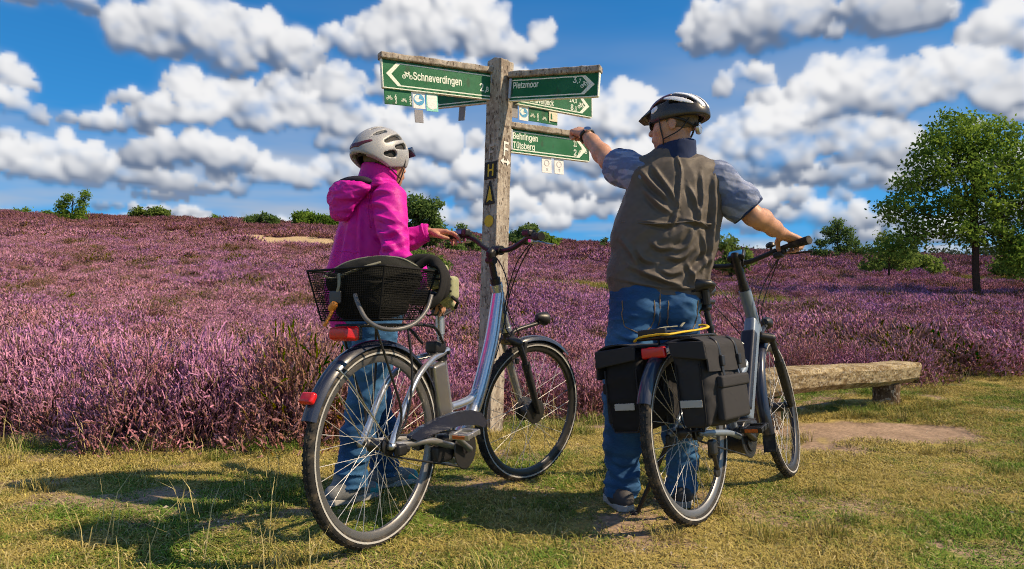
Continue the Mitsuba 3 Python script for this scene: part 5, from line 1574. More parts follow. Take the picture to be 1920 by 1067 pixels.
# ------------------------------------------------------------------ panniers of the grey bicycle
def pannier(s, label):
    k = key_for('pannier_bag')
    yi, yo = s * .072, s * (.192 if s < 0 else .235)
    ym, w = (yi + yo) / 2, abs(yo - yi)
    f = s_join([(s_box((-.035, ym, .525), (.165, w / 2, .155), .03), 0), (s_ell((-.035, ym + s * .02, .50), (.15, w / 2 + .012, .12)), .03)])
    b = relax(net(f, (-.28, min(yi, yo) - .06, .33), (.20, max(yi, yo) + .06, .74), .008), 3)
    bv = np.array(b.vertices)
    b = push(b, (nfbm(bv * V(7, 7, 11) + 3 * s, 3, 29) - .5) * .040 - .010 * np.clip(1 - (bv[:, 2] - .37) / .1, 0, 1))
    add(k + '__body', b, 'black_fabric' if s > 0 else 'grey_fabric', True, MB)
    # flap: a bent sheet over the top and a third of the way down the outside
    fl = []
    for off in (0, .006):
        pts = [(yi - s * .005, .697 + off), (ym, .712 + off), (yo - s * .02, .706 + off), (yo + s * (.010 + off), .690), (yo + s * (.016 + off), .640), (yo + s * (.020 + off), .585)]
        fl.append(catmull(np.array([[a, 0, z] for a, z in pts]), 5)[:, [0, 2]])
    prof = np.vstack([fl[1], fl[0][::-1]])
    poly = SP.Polygon(prof)
    if not poly.is_valid:
        poly = poly.buffer(0)
    m = trimesh.creation.extrude_polygon(poly, .350, engine='earcut').subdivide_to_size(.03)
    v = np.array(m.vertices)
    m = trimesh.Trimesh(np.stack([v[:, 2] - .21, v[:, 0], v[:, 1]], 1), m.faces, process=False)
    m.fix_normals()
    mv = np.array(m.vertices)
    mv += (nfbm(mv * V(9, 9, 9), 2, 33)[:, None] - .5) * V(0.004, .012, .012)
    add(k + '__flap', trimesh.Trimesh(mv, m.faces, process=False), 'grey_fabric', 45, MB)
    # side skirts of the flap at the back
    add(k + '__flap_end', hull([[-.214, yi + s * .004, .70], [-.214, yo + s * .012, .692], [-.214, yo + s * .016, .635], [-.214, yi + s * .01, .655]], .006, 1), 'grey_fabric', 35, MB)
    add(k + '__pocket', rbox((-.02, yo + s * .018, .475), (.25, .035, .145), .014), 'grey_fabric', 35, MB)
    add(k + '__pocket_flap', rbox((-.02, yo + s * .030, .545), (.26, .028, .045), .010), 'grey_fabric', 35, MB)
    add(k + '__reflective_strip', rbox((-.2045, ym - s * .004, .475), (.004, .088, .027), .0015), 'reflective', 30, MB, label='pale reflective strip')
    yy = lambda q: ym + q * (w / 2 - .012)
    add(k + '__piping', tube(np.array([[-.203, yy(-1), .62], [-.206, yy(-1), .42], [-.203, yy(-.7), .378], [-.203, yy(.7), .378], [-.206, yy(1), .42], [-.203, yy(1), .62]]), .0035, 6), 'black_fabric' if s < 0 else 'grey_fabric', True, MB)
    for x in (-.10, .06):
        st = k + '__strap'
        q = add(st, tube(catmull([[x, yo - s * .01, .715], [x, yo + s * .018, .69], [x, yo + s * .026, .64], [x, yo + s * .030, .58], [x + .004, yo + s * .036, .545]], 6), .010, 8, flat=.25, up=(0, 1, .2)), 'black_plastic', True, MB)
        add(q + '__buckle', rbox((x, yo + s * .030, .622), (.026, .014, .040), .004), 'black_plastic', 30, MB)
    tag(k, label, 'pannier bag', 'panniers on the grey bicycle')


pannier(-1, 'right pannier of the grey bicycle, its buckled side in view')
pannier(1, 'left pannier of the grey bicycle, hanging before the man in jeans')
add('luggage_strap', cat(tube(catmull([[-.205, .075, .722], [-.215, .04, .735], [-.216, -.04, .738], [-.205, -.075, .735], [-.10, -.082, .742], [.05, -.078, .750], [.18, -.06, .762], [.22, -.02, .775], [.20, .02, .772]], 8), .0075, 8, flat=.6)), 'yellow_band', True, MB, label='yellow elastic strap stretched along the carrier of the grey bicycle', cat='strap')
add('luggage_strap', cat(tube(catmull([[-.12, .03, .762], [-.02, .035, .772], [.08, .03, .775]], 6), .006, 8, flat=.5), tube(catmull([[.05, .0, .77], [.14, .02, .79], [.19, .0, .775]], 6), .006, 8, flat=.5)), 'trim_fabric', True, MB, label='pale strap lying on top of the carrier of the grey bicycle', cat='strap')

# ------------------------------------------------------------------ people
def skin_color(base):
    def col(p, n, uv):
        m = tf(p.x * 30, p.y * 30, p.z * 30, 3)
        return mi.Color3f(base) * (0.82 + 0.36 * m) * mix((1.05, .96, .94), (0.96, 1.0, 1.0), tf(p.x * 9, p.y * 9, p.z * 9, 2))
    return proc(col)


def cloth(name, fn, bump=None, bs=0.0008, rough=0.85, sheen=0.3):
    inner = {'type': 'principled', 'base_color': proc(fn) if callable(fn) else {'type': 'rgb', 'value': list(fn)}, 'roughness': rough, 'specular': 0.25, 'sheen': sheen}
    if bump:
        inner = {'type': 'bumpmap', 'arbitrary': proc(bump, 1e-3), 'scale': 1.0, 'bsdf': inner}
    scene[name] = {'type': 'twosided', 'bsdf': inner}


scene['skin'] = {'type': 'twosided', 'bsdf': {'type': 'principled', 'base_color': skin_color((0.46, 0.25, 0.165)), 'roughness': 0.5, 'specular': 0.4}}
cloth('denim', lambda p, n, uv: mix((0.012, 0.052, 0.145), (0.042, 0.130, 0.275), ss(.32, .70, tf(p.x * 7, p.y * 7, p.z * 3.5, 3))) * (0.75 + 0.5 * tf(p.x * 150, p.y * 150, p.z * 500, 2)))
cloth('vest_cloth', lambda p, n, uv: mi.Color3f(0.104, 0.090, 0.079) * (0.85 + 0.3 * tf(p.x * 60, p.y * 60, p.z * 60, 2)), rough=0.62)
cloth('shirt_cloth', lambda p, n, uv: mix((0.115, 0.155, 0.275), (0.235, 0.275, 0.40), ss(.40, .60, tn(p.x * 22 + p.z * 62, p.y * 22, p.z * 30))) * (0.85 + .3 * tf(p.x * 120, p.y * 120, p.z * 120, 2)))
cloth('navy_cloth', (0.014, 0.028, 0.085))
cloth('pink_shell', lambda p, n, uv: mi.Color3f(0.52, 0.010, 0.30) * (0.90 + 0.2 * tf(p.x * 40, p.y * 40, p.z * 40, 2)), rough=0.55, sheen=0.1)
cloth('dark_lining', (0.022, 0.018, 0.028))
mat('stitch', base=(0.22, 0.14, 0.07), rough=0.8)
mat('shoe_dark', base=(0.045, 0.045, 0.05), rough=0.7)
mat('shoe_grey', base=(0.16, 0.17, 0.18), rough=0.7)
mat('sole_grey', base=(0.33, 0.33, 0.32), rough=0.7)
mat('shoe_teal', base=(0.03, 0.25, 0.28), rough=0.6)
mat('helmet_silver', base=(0.30, 0.31, 0.33), rough=0.40, spec=0.5, clearcoat=0.3)
mat('helmet_black', base=(0.020, 0.017, 0.016), rough=0.28, spec=0.5, clearcoat=0.5)
mat('helmet_white', base=(0.74, 0.76, 0.80), rough=0.22, clearcoat=0.8)
mat('helmet_maroon', base=(0.085, 0.012, 0.025), rough=0.25, clearcoat=0.8)
mat('strap_black', base=(0.015, 0.015, 0.016), rough=0.7)
mat('glass_dark', base=(0.02, 0.03, 0.06), rough=0.08, spec=0.8, clearcoat=1.0)
mat('hair_grey', base=(0.11, 0.085, 0.065), rough=0.75)


def chain(pts, radii, k=0.02):
    """Round cones along a limb."""
    return [(s_cone(pts[i], pts[i + 1], radii[i], radii[i + 1]), k) for i in range(len(pts) - 1)]


def hand_parts(o, d, n, t, curls, thumb, L=0.185):
    """A hand as cones: palm, four fingers of three bones each and a thumb. d: wrist to knuckles, n: out of the palm, t: towards the thumb."""
    o, d = V(*o), unit(d)
    n = unit(V(*n) - d * (V(*n) @ d))
    t2 = np.cross(d, n)
    t = t2 if t2 @ V(*t) > 0 else -t2
    s = L / 0.185
    P = []
    kn = [o + d * (.092 - .003 * abs(i - 1)) * s + t * (.031 - .0205 * i) * s - n * (.004 - .004 * abs(i - 1.2)) * s for i in range(4)]
    for i in range(4):
        P.append((s_cone(o + t * (.017 - .011 * i) * s, kn[i], .0145 * s, .0118 * s), .012))
    P.append((s_ell(o + d * .052 * s + n * .004 * s, (.040 * s, .036 * s, .0155 * s), np.array([d, t, n])), .012))
    lens = [.078, .086, .079, .062]
    for i in range(4):
        p, a = kn[i], 0.0
        for j, (fr, r0, r1) in enumerate(((.45, .0098, .0090), (.30, .0090, .0083), (.25, .0083, .0068))):
            a += math.radians(curls[i][j])
            dd = d * math.cos(a) + n * math.sin(a) + t * (.06 * (1.2 - i)) * math.cos(a)
            q = p + unit(dd) * lens[i] * fr * s
            P.append((s_cone(p, q, r0 * s, r1 * s), .0035))
            p = q
    b = o + d * .022 * s + t * .024 * s + n * .006 * s
    c = b
    for (f1, f2, f3, ln), r0, r1 in zip(thumb, (.0155, .0115, .0098), (.0118, .0100, .0078)):
        q = c + unit(d * f1 + t * f2 + n * f3) * ln * s
        P.append((s_cone(c, q, r0 * s, r1 * s), .008 if c is b else .004))
        c = q
    return P


def head_parts(c, f, u, s=1.0):
    """A head about the centre between the ears. f: facing, u: up."""
    f = unit(f); r = unit(np.cross(f, u)); u = np.cross(r, f)
    R = np.array([f, r, u])
    w = lambda a, b, e: V(*c) + (f * a + r * b + u * e) * s
    E = lambda a, b, e, rad, k: (s_ell(w(a, b, e), np.array(rad) * s, R), k)
    P = [E(-.006, 0, .035, (.098, .078, .092), .02), E(.045, 0, -.015, (.058, .066, .085), .03), E(.045, 0, -.062, (.050, .052, .050), .03),
         (s_cone(w(.072, 0, -.092), w(.080, 0, -.090), .020 * s, .018 * s), .02), (s_cone(w(.098, 0, .012), w(.118, 0, -.022), .009 * s, .0125 * s), .010),
         (s_cone(w(.112, -.012, -.026), w(.112, .012, -.026), .009 * s, .009 * s), .006), (s_cone(w(.088, -.03, .028), w(.088, .03, .028), .012 * s, .012 * s), .015)]
    for q in (-1, 1):
        P.append((s_ell(w(.090, q * .031, .008), np.array((.014, .017, .011)) * s, R), .008, '-'))
        P.append((s_ell(w(.081, q * .031, .007), np.array((.0125, .0125, .0115)) * s, R), .002))
        P.append((s_ell(w(.052, q * .052, -.022), np.array((.03, .02, .022)) * s, R), .02))
        P.append((s_ell(w(-.012, q * .078, -.008), np.array((.019, .009, .032)) * s, R), .006))
        P.append((s_ell(w(-.008, q * .088, -.006), np.array((.010, .007, .018)) * s, R), .004, '-'))
    P.append((s_cone(w(.100, -.022, -.052), w(.100, .022, -.052), .0065 * s, .0065 * s), .006))
    P.append((s_cone(w(.101, -.022, -.064), w(.101, .022, -.064), .0075 * s, .0075 * s), .006))
    P.append((s_cone(w(.110, -.024, -.058), w(.110, .024, -.058), .002 * s, .002 * s), .003, '-'))
    return P, w, R


def creases(m, lines, back, width=0.012):
    """Cloth folds: raised ridges with a hollow below them, along polylines in (x, z), on the side that faces `back`."""
    v, n = np.asarray(m.vertices), vnormals(m)
    d = np.zeros(len(v))
    face = np.clip((n @ unit(back)) * 2.0, 0, 1)
    for pts, amp, wd in lines:
        P = catmull(np.array([[a, 0, b] for a, b in pts]), 8)[:, [0, 2]]
        best, sgn = np.full(len(v), 9.0), np.zeros(len(v))
        taper = np.zeros(len(v))
        for i in range(len(P) - 1):
            a, b = P[i], P[i + 1]
            ab = b - a
            q = v[:, [0, 2]] - a
            t = np.clip((q @ ab) / (ab @ ab), 0, 1)
            e = q - t[:, None] * ab
            dist = np.linalg.norm(e, axis=1)
            c = ab[0] * q[:, 1] - ab[1] * q[:, 0]
            up = dist < best
            best = np.where(up, dist, best)
            sgn = np.where(up, np.sign(c), sgn)
            taper = np.where(up, (i + t) / (len(P) - 1), taper)
        sd = best * sgn
        k = np.sin(np.pi * np.clip(taper, 0.02, .98)) ** 0.6
        d += amp * k * face * (np.exp(-(sd / wd) ** 2) - 0.75 * np.exp(-((sd + 1.7 * wd) / (wd * 1.1)) ** 2))
    return push(m, d)


def shoe(key, o, head, L, upper, sole, toe=None):
    """A shoe: rounded upper, sole and toe cap. o: under the ankle on the ground."""
    f = V(math.sin(head), math.cos(head), 0)
    r = V(math.cos(head), -math.sin(head), 0)
    w = lambda a, b, z: V(o[0], o[1], 0) + f * a + r * b + V(0, 0, z)
    up = relax(net(s_join([(s_cone(w(-.06, 0, .05), w(.0, 0, .055), .040, .042), 0), (s_cone(w(0, 0, .06), w(.13, 0, .038), .044, .036), .04), (s_cone(w(.0, 0, .06), w(-.01, 0, .12), .045, .044), .03), (s_box(w(.03, 0, -.02), (.3, .3, .036), .002), .004, '-')]),
                    w(.03, 0, 0) - .26, w(.03, 0, .1) + .26, .006), 3)
    add(key + '__shoe', up, upper, True)
    pts = [w(a, b, z) for a, b in ((-.095, 0), (-.08, .03), (-.08, -.03), (.0, .036), (.0, -.036), (.09, .043), (.09, -.043), (.155, .022), (.155, -.022), (.168, 0)) for z in (.010, .026)]
    k = add(key + '__shoe_sole', hull(pts, .006, 1), sole, 40)
    if toe:
        add(key + '__toe_cap', relax(net(s_join([(s_cone(w(.10, 0, .040), w(.135, 0, .036), .039, .036), 0), (s_box(w(.05, 0, -.02), (.3, .3, .042), .002), .004, '-'), (s_box(w(-.0, 0, .05), (.098, .2, .2), .002, np.array([f, r, V(0, 0, 1)])), .004, '-')]), w(.1, 0, 0) - .12, w(.1, 0, .1) + .12, .006), 2), toe, True)


# ---------------- the man in the vest
PM_ = 'person'
key_for(PM_)
MH = dict(c=V(.712, 2.99, 1.640), f=V(-.86, .50, -.02), u=V(.06, 0, 1))
L_sh, L_el, L_wr = V(.565, 3.01, 1.425), V(.452, 3.21, 1.535), V(.366, 3.41, 1.722)
R_sh, R_el, R_wr = V(.893, 3.0, 1.41), V(1.045, 2.985, 1.245), V(1.258, 3.212, 1.197)
hp, hw, _ = head_parts(MH['c'], MH['f'], MH['u'], .92)
body = [(s_ell((.70, 3.03, 1.25), (.14, .085, .20)), 0), (s_ell((.64, 3.03, .98), (.15, .09, .14)), .06), (s_cone((.62, 3.02, 1.40), (.84, 3.0, 1.40), .055, .055), .04), (s_cone((.715, 3.01, 1.42), hw(-.012, 0, -.06), .064, .054), .04)]
body += chain([(.54, 3.0, .88), (.475, 3.0, .46), (.46, 2.985, .10)], [.085, .06, .045]) + chain([(.71, 3.02, .88), (.725, 3.03, .46), (.735, 3.04, .10)], [.085, .06, .045])
body += chain([L_sh, (L_sh + L_el) / 2 + V(0, 0, -.01), L_el], [.055, .050, .041], .03) + chain([L_el, L_el + (L_wr - L_el) * .28, L_el + (L_wr - L_el) * .7, L_wr], [.041, .044, .035, .0265], .02)
body += chain([R_sh, (R_sh + R_el) / 2, R_el], [.055, .050, .042], .03) + chain([R_el, R_el + (R_wr - R_el) * .28 + V(0, 0, .006), R_el + (R_wr - R_el) * .7, R_wr], [.042, .046, .036, .0275], .02)
body += [(s_cone(R_el + V(-.01, -.014, -.01), R_el + (R_wr - R_el) * .3 + V(0, -.014, 0), .026, .030), .02)]
body += hand_parts(L_wr, (-.32, .78, .40), (.25, -.30, -.92), (1, 0, 0), [(2, 4, 4), (62, 82, 50), (70, 86, 52), (74, 88, 50)], [(.55, .55, .55, .042), (.75, -.15, .65, .032), (.7, -.5, .4, .025)], .195)
body += hand_parts(R_wr, (.80, .48, -.22), (.12, .10, -.98), (-.5, .86, 0), [(38, 62, 44), (42, 66, 46), (44, 68, 46), (46, 66, 44)], [(.55, .75, .35, .042), (.65, .25, .75, .032), (.5, -.2, .85, .025)], .195)
bfun = s_join(body + [(q[0], max(q[1], .008)) + tuple(q[2:]) for q in hp])
bm = relax(net(bfun, (.20, 2.70, .02), (1.50, 3.70, 1.86), .0045), 2)
add(PM_ + '__body', bm, 'skin', True)

# jeans
J = chain([(.545, 3.005, .84), (.52, 3.0, .74), (.492, 2.99, .60), (.474, 2.985, .46), (.468, 2.985, .30), (.466, 2.985, .06)], [.120, .108, .096, .083, .080, .076], .03)
J += chain([(.70, 3.02, .84), (.708, 3.02, .74), (.716, 3.025, .60), (.724, 3.03, .46), (.730, 3.035, .30), (.735, 3.04, .06)], [.116, .104, .092, .080, .074, .072], .03)
J += [(s_ell((.622, 3.02, .89), (.195, .132, .12)), .04), (s_ell((.545, 2.945, .85), (.085, .07, .085)), .03), (s_ell((.70, 2.95, .85), (.085, .07, .085)), .03), (s_box((.6, 3, 0), (.6, .6, .045), .002), .004, '-')]
jm = relax(net(s_join(J), (.30, 2.70, .0), (.95, 3.30, 1.02), .006), 3)
jv = np.asarray(jm.vertices)
low = np.clip((.40 - jv[:, 2]) / .3, 0, 1)
ank = np.exp(-((jv[:, 2] - .12) / .10) ** 2)
jm = push(jm, (nfbm(jv * V(9, 9, 16), 3, 77) - .5) * .030 + (np.abs(nfbm(jv * V(5, 5, 22), 2, 78) - .5)) * -.05 * ank + (np.abs(nfbm(jv * V(8, 8, 12) + jv[:, [2]] * 6, 2, 79) - .5)) * -.022)
jm = creases(jm, [([(.43, .74), (.50, .715), (.575, .735)], .010, .011), ([(.44, .69), (.52, .675), (.575, .70)], .007, .010), ([(.66, .76), (.72, .735), (.79, .75)], .009, .011), ([(.44, .50), (.49, .48), (.53, .50)], .006, .010), ([(.43, .44), (.47, .425), (.52, .43)], .006, .010),
                  ([(.42, .21), (.47, .19), (.52, .205)], .008, .011), ([(.42, .15), (.46, .135), (.52, .15)], .008, .011), ([(.60, .83), (.615, .79), (.62, .77)], .006, .01)], V(0, -1, 0))
add(PM_ + '__jeans', jm, 'denim', True, label='faded blue jeans')


def on_surface(m, pts, lift=0.003, view=V(0, -1, 0)):
    """Drops (x, z) points on the side of the mesh that faces the view."""
    v, n = np.asarray(m.vertices), vnormals(m)
    ok = n @ view > 0.15
    vv, nn = v[ok], n[ok]
    out = []
    for x, z in pts:
        i = np.argmin((vv[:, 0] - x) ** 2 + (vv[:, 2] - z) ** 2)
        out.append(vv[i] + nn[i] * lift)
    return np.array(out)


for cx in (.528, .715):
    pk = [(cx - .065, .875), (cx - .060, .775), (cx, .742), (cx + .058, .775), (cx + .064, .875)]
    P = catmull(np.array([[a, 0, b] for a, b in pk]), 6)[:, [0, 2]]
    add(PM_ + '__pocket_seam', tube(on_surface(jm, P, .0015), .0022, 5), 'stitch', True)
add(PM_ + '__pocket_seam', tube(on_surface(jm, [(.618, .92), (.617, .86), (.616, .80), (.616, .77)], .001), .0025, 5), 'stitch', True)

# shirt: sleeves, collar, and the hem inside the vest
def sleeve(a, b, c, r0, r1, far):
    """A short sleeve from the shoulder a to past the elbow side b, clipped there."""
    d = unit(V(*c) - V(*b))
    e = V(*b) + d * far
    fn = s_join(chain([a, b, e + d * .08], [r0, (r0 + r1) / 2 + .002, r1], .03) + [(s_box(e + d * .30, (.30, .30, .30), .002, np.array([d, *[unit(np.cross(d, V(0, 0, 1)))], np.cross(unit(np.cross(d, V(0, 0, 1))), d)])), .003, '-'), (s_cone(V(*b) - d * .02, e + d * .1, r1 - .010, r1 - .010), .004, '-')])
    lo, hi = np.minimum(V(*a), e) - .13, np.maximum(V(*a), e) + .13
    m = relax(net(fn, lo, hi, .0055), 2)
    v = np.asarray(m.vertices)
    m = push(m, (np.abs(nfbm(v * 16, 3, 5) - .5) - .12) * -.030)
    th = np.linspace(0, 2 * np.pi, 33)[:-1]
    x = unit(np.cross(d, V(0, 0, 1))); y = np.cross(x, d)
    ring = e + (np.cos(th)[:, None] * x + np.sin(th)[:, None] * y) * (r1 - .001)
    return m, tube(ring, .0062, 8, closed=True)


for a, b, c, far in ((L_sh, L_sh + (L_el - L_sh) * .55, L_el, .045), (R_sh, R_sh + (R_el - R_sh) * .62, R_el, .055)):
    m, hem = sleeve(a, b, c, .080, .075, far)
    add(PM_ + '__sleeve', m, 'shirt_cloth', True, label='blue patterned short sleeve')
    add(PM_ + '__sleeve__cuff', hem, 'navy_cloth', True, label='dark blue cuff')
nk = V(.715, 3.0, 1.50)
cl = s_join([(s_cone((.716, 3.012, 1.46), (.722, 3.0, 1.585), .094, .082), 0), (s_cone((.716, 3.012, 1.44), (.722, 3.0, 1.62), .082, .073), .006, '-'), (s_box((.72, 3.0, 1.672), (.2, .2, .105), .002, np.array([unit(V(1, 0, .12)), V(0, 1, 0), unit(V(-.12, 0, 1))])), .004, '-')])
cm = relax(net(cl, (.55, 2.85, 1.36), (.88, 3.18, 1.62), .005), 2)
add(PM_ + '__collar', push(cm, (nfbm(np.asarray(cm.vertices) * 18, 2, 3) - .5) * .008), 'navy_cloth', True, label='turned up dark blue shirt collar')

# vest
VS = [(s_ell((.702, 3.015, 1.30), (.222, .135, .25)), 0), (s_ell((.640, 3.02, 1.00), (.226, .150, .26)), .10), (s_cone((.555, 3.01, 1.425), (.872, 3.0, 1.415), .070, .072), .06), (s_ell((.66, 3.09, 1.08), (.17, .13, .20)), .06), (s_ell((.668, 3.02, 1.17), (.228, .140, .22)), .06),
      (s_cone((.715, 3.015, 1.42), (.708, 3.01, 1.500), .105, .086), .03),
      (s_box((.62, 3.0, .662), (.5, .5, .205), .002, np.array([unit(V(1, 0, -.05)), V(0, 1, 0), unit(V(.05, 0, 1))])), .006, '-'),
      (s_cone((.71, 3.02, 1.46), (.70, 3.0, 1.70), .080, .078), .004, '-'),
      (s_box((.4175, 3.0, 1.36), (.07, .3, .26), .02, np.array([unit(V(1, 0, -.32)), V(0, 1, 0), unit(V(.32, 0, 1))])), .012, '-'),
      (s_box((1.006, 3.0, 1.36), (.07, .3, .24), .02, np.array([unit(V(1, 0, .06)), V(0, 1, 0), unit(V(-.06, 0, 1))])), .010, '-')]
vm = relax(net(s_join(VS), (.34, 2.78, .80), (1.0, 3.30, 1.62), .0055), 3)
vv = np.asarray(vm.vertices)
diag = vv @ rot_about((0, 0, 0), (0, 1, 0), .6)[:3, :3].T
vm = push(vm, (nfbm(vv * V(5, 5, 6), 2, 61) - .5) * .026 - np.abs(nfbm(diag * V(4, 6, 13), 2, 62) - .5) * .030 - np.abs(nfbm(vv * V(11, 6, 3), 2, 63) - .5) * .016)
FOLDS = [([(.70, 1.50), (.712, 1.42), (.70, 1.34), (.69, 1.25)], .010, .008), ([(.69, 1.25), (.675, 1.20), (.66, 1.16)], .010, .010),
         ([(.545, 1.21), (.60, 1.195), (.66, 1.19), (.69, 1.23)], .013, .009), ([(.72, 1.21), (.77, 1.20), (.84, 1.185)], .013, .009),
         ([(.55, 1.43), (.60, 1.36), (.66, 1.29)], .016, .013), ([(.60, 1.45), (.645, 1.37), (.69, 1.28)], .013, .011), ([(.56, 1.35), (.61, 1.28), (.66, 1.24)], .013, .012),
         ([(.84, 1.06), (.79, 1.02), (.745, .975)], .016, .014), ([(.50, 1.02), (.57, .985), (.65, .955), (.72, .93)], .017, .014), ([(.64, 1.06), (.70, 1.05), (.76, 1.10)], .013, .013),
         ([(.86, 1.40), (.855, 1.25), (.84, 1.10), (.835, .98)], .015, .012), ([(.80, 1.42), (.80, 1.30), (.785, 1.22)], .010, .010), ([(.46, 1.15), (.50, 1.08), (.53, 1.02)], .012, .012),
         ([(.76, 1.16), (.72, 1.10), (.66, 1.08)], .012, .012), ([(.44, .97), (.56, .94), (.70, .925), (.82, .93)], .007, .008), ([(.80, 1.15), (.815, 1.08), (.80, 1.0)], .012, .011)]
FOLDS = [(p, a * 1.1, w * .85) for p, a, w in FOLDS] + [([(.74, 1.36), (.775, 1.27), (.79, 1.16)], .012, .010), ([(.58, 1.12), (.62, 1.09), (.68, 1.10)], .012, .010), ([(.52, 1.10), (.55, 1.05), (.60, 1.03)], .012, .010), ([(.73, 1.03), (.755, .98), (.76, .93)], .012, .010), ([(.62, 1.0), (.66, .985), (.71, 1.0)], .012, .010)]
vm = creases(vm, FOLDS, V(0, -1, 0))
add(PM_ + '__vest', vm, 'vest_cloth', True, label='creased dark olive brown outdoor vest')
add(PM_ + '__vest__seam', tube(on_surface(vm, [(.708, 1.50), (.712, 1.44), (.708, 1.38), (.702, 1.32), (.696, 1.26)], .0), .0035, 6), 'vest_cloth', True)
add(PM_ + '__vest__seam', tube(on_surface(vm, [(.47, 1.215), (.54, 1.20), (.60, 1.19), (.66, 1.195), (.70, 1.20), (.76, 1.205), (.82, 1.195), (.87, 1.20)], .0), .0040, 6), 'vest_cloth', True)

# shoes, watch, glasses, hair
shoe(PM_, (.458, 2.985), -.15, .28, 'shoe_dark', 'sole_grey')
shoe(PM_, (.737, 3.045), .25, .28, 'shoe_dark', 'sole_grey')
wd = unit(L_wr - L_el)
wx = unit(np.cross(wd, V(0, 0, 1))); wy = np.cross(wx, wd)
wc = L_wr - wd * .022
th = np.linspace(0, 2 * np.pi, 29)[:-1]
add(PM_ + '__watch', tube(wc + (np.cos(th)[:, None] * wx * 1.06 + np.sin(th)[:, None] * wy) * .0305, .0095, 8, closed=True, flat=1.0), 'black_plastic', True, label='black wristwatch')
add(PM_ + '__watch__dial', lathe([(.001, -.006), (.017, -.006), (.019, 0), (.017, .006), (.001, .007)], 20, wc + unit(wy - wx * .3) * .036, unit(wy - wx * .3)), 'steel', 40)
for q in (-1, 1):
    ring = [hw(.108 - .004 * abs(math.cos(a)), q * .031 + .026 * math.cos(a), .010 + .019 * math.sin(a)) for a in np.linspace(0, 2 * np.pi, 21)[:-1]]
    add(PM_ + '__glasses', cat(tube(np.array(ring), .0018, 6, closed=True), tube(np.array([hw(.104, q * .058, .014), hw(.06, q * .076, .016), hw(-.01, q * .083, .018)]), .0020, 6)), 'black_plastic', True)
    add(PM_ + '__glasses__lens', lathe([(.001, .0), (.022, .0), (.022, .0018), (.001, .0018)], 18, hw(.106, q * .031, .010), unit(MH['f'])), 'glass_dark', 40)


def cap_hair(w, R, key, m, lo, s=1.0, r=(.103, .084, .099)):
    """Short hair: a skin over the back and sides of the cranium."""
    f = s_join([(s_ell(w(-.010, 0, .034), np.array(r) * s, R), 0), (s_ell(w(-.008, 0, .034), np.array((r[0] - .012, r[1] - .012, r[2] - .012)) * s, R), .003, '-'),
                (s_box(w(.165, 0, 0), (.125, .2, .25), .01, R), .01, '-'), (s_box(w(0, 0, lo - .2), (.3, .3, .2), .01, R), .015, '-')])
    c = w(0, 0, .02)
    mm = relax(net(f, c - .17, c + .17, .005), 2)
    add(key, push(mm, (nfbm(np.asarray(mm.vertices) * 70, 2, 4) - .5) * .008), m, True)


cap_hair(hw, None if False else np.array([unit(MH['f']), unit(np.cross(MH['f'], MH['u'])), unit(np.cross(unit(np.cross(MH['f'], MH['u'])), unit(MH['f'])))]), PM_ + '__hair', 'hair_grey', -.048, .92, (.1015, .0815, .0965))


def helmet(key, c, f, u, rad, shell_m, vents, cut, thick=0.013):
    """A helmet: shell with vents cut through it over a dark liner. c: centre; f, u: forward, up; vents: rows of (from, to, r0, r1) in helmet axes on the shell."""
    f = unit(f); r = unit(np.cross(f, u)); u = np.cross(r, f)
    R = np.array([f, r, u])
    w = lambda a, b, e: V(*c) + f * a + r * b + u * e
    rad = np.array(rad)
    shell = [(s_ell(w(0, 0, 0), rad, R), 0), (s_ell(w(-.05, 0, -.012), rad * V(.72, .88, .78), R), .03), (s_ell(w(0, 0, -.005), rad - thick, R), .004, '-')]
    for a0, b0, c0, c1 in cut:          # planes: keep above
        n = unit(f * a0 + r * b0 + u * c0)
        shell.append((s_box(V(*c) + u * c1 - n * .3, (.3, .3, .3), .002, np.array([n, unit(np.cross(n, r + f * .01)), np.cross(n, unit(np.cross(n, r + f * .01)))])), .008, '-'))
    for p, q, r0, r1 in vents:
        for s in ((1, -1) if abs(p[1]) + abs(q[1]) > .001 else (1,)):
            a = unit(V(p[0], s * p[1], p[2]) / rad) * (rad * .955)
            b = unit(V(q[0], s * q[1], q[2]) / rad) * (rad * .955)
            mid = unit((a + b) / 2 / rad) * (rad * .955)
            shell.append((s_cone(w(*a), w(*mid), r0, (r0 + r1) / 2), .004, '-'))
            shell.append((s_cone(w(*mid), w(*b), (r0 + r1) / 2, r1), .004, '-'))
    m = relax(net(s_join(shell), V(*c) - .19, V(*c) + .19, .0038), 2)
    add(key, m, shell_m, True)
    lin = [(s_ell(w(0, 0, -.004), rad - .0145, R), 0), (s_ell(w(0, 0, -.005), rad - .024, R), .003, '-')]
    for a0, b0, c0, c1 in cut:
        n = unit(f * a0 + r * b0 + u * c0)
        lin.append((s_box(V(*c) + u * (c1 + .004) - n * .3, (.3, .3, .3), .002, np.array([n, unit(np.cross(n, r + f * .01)), np.cross(n, unit(np.cross(n, r + f * .01)))])), .006, '-'))
    add(key + '__liner', relax(net(s_join(lin), V(*c) - .17, V(*c) + .17, .006), 1), 'strap_black', True)
    return w, R, s_join(shell[:2])


def patch(key, w, R, skin_f, parts, m, off=.0015, label=None):
    """A coloured piece of the shell: the shell's outer skin inside the given capsules (helmet axes)."""
    cap = s_join([(s_cone(w(*p), w(*q), r0, r1), .006) for p, q, r0, r1 in parts])
    c = w(0, 0, 0)
    f = lambda p: np.maximum(np.maximum(skin_f(p) - off, -skin_f(p) - .004), cap(p))
    add(key, relax(net(f, c - .18, c + .18, .0035), 1), m, True, label=label)


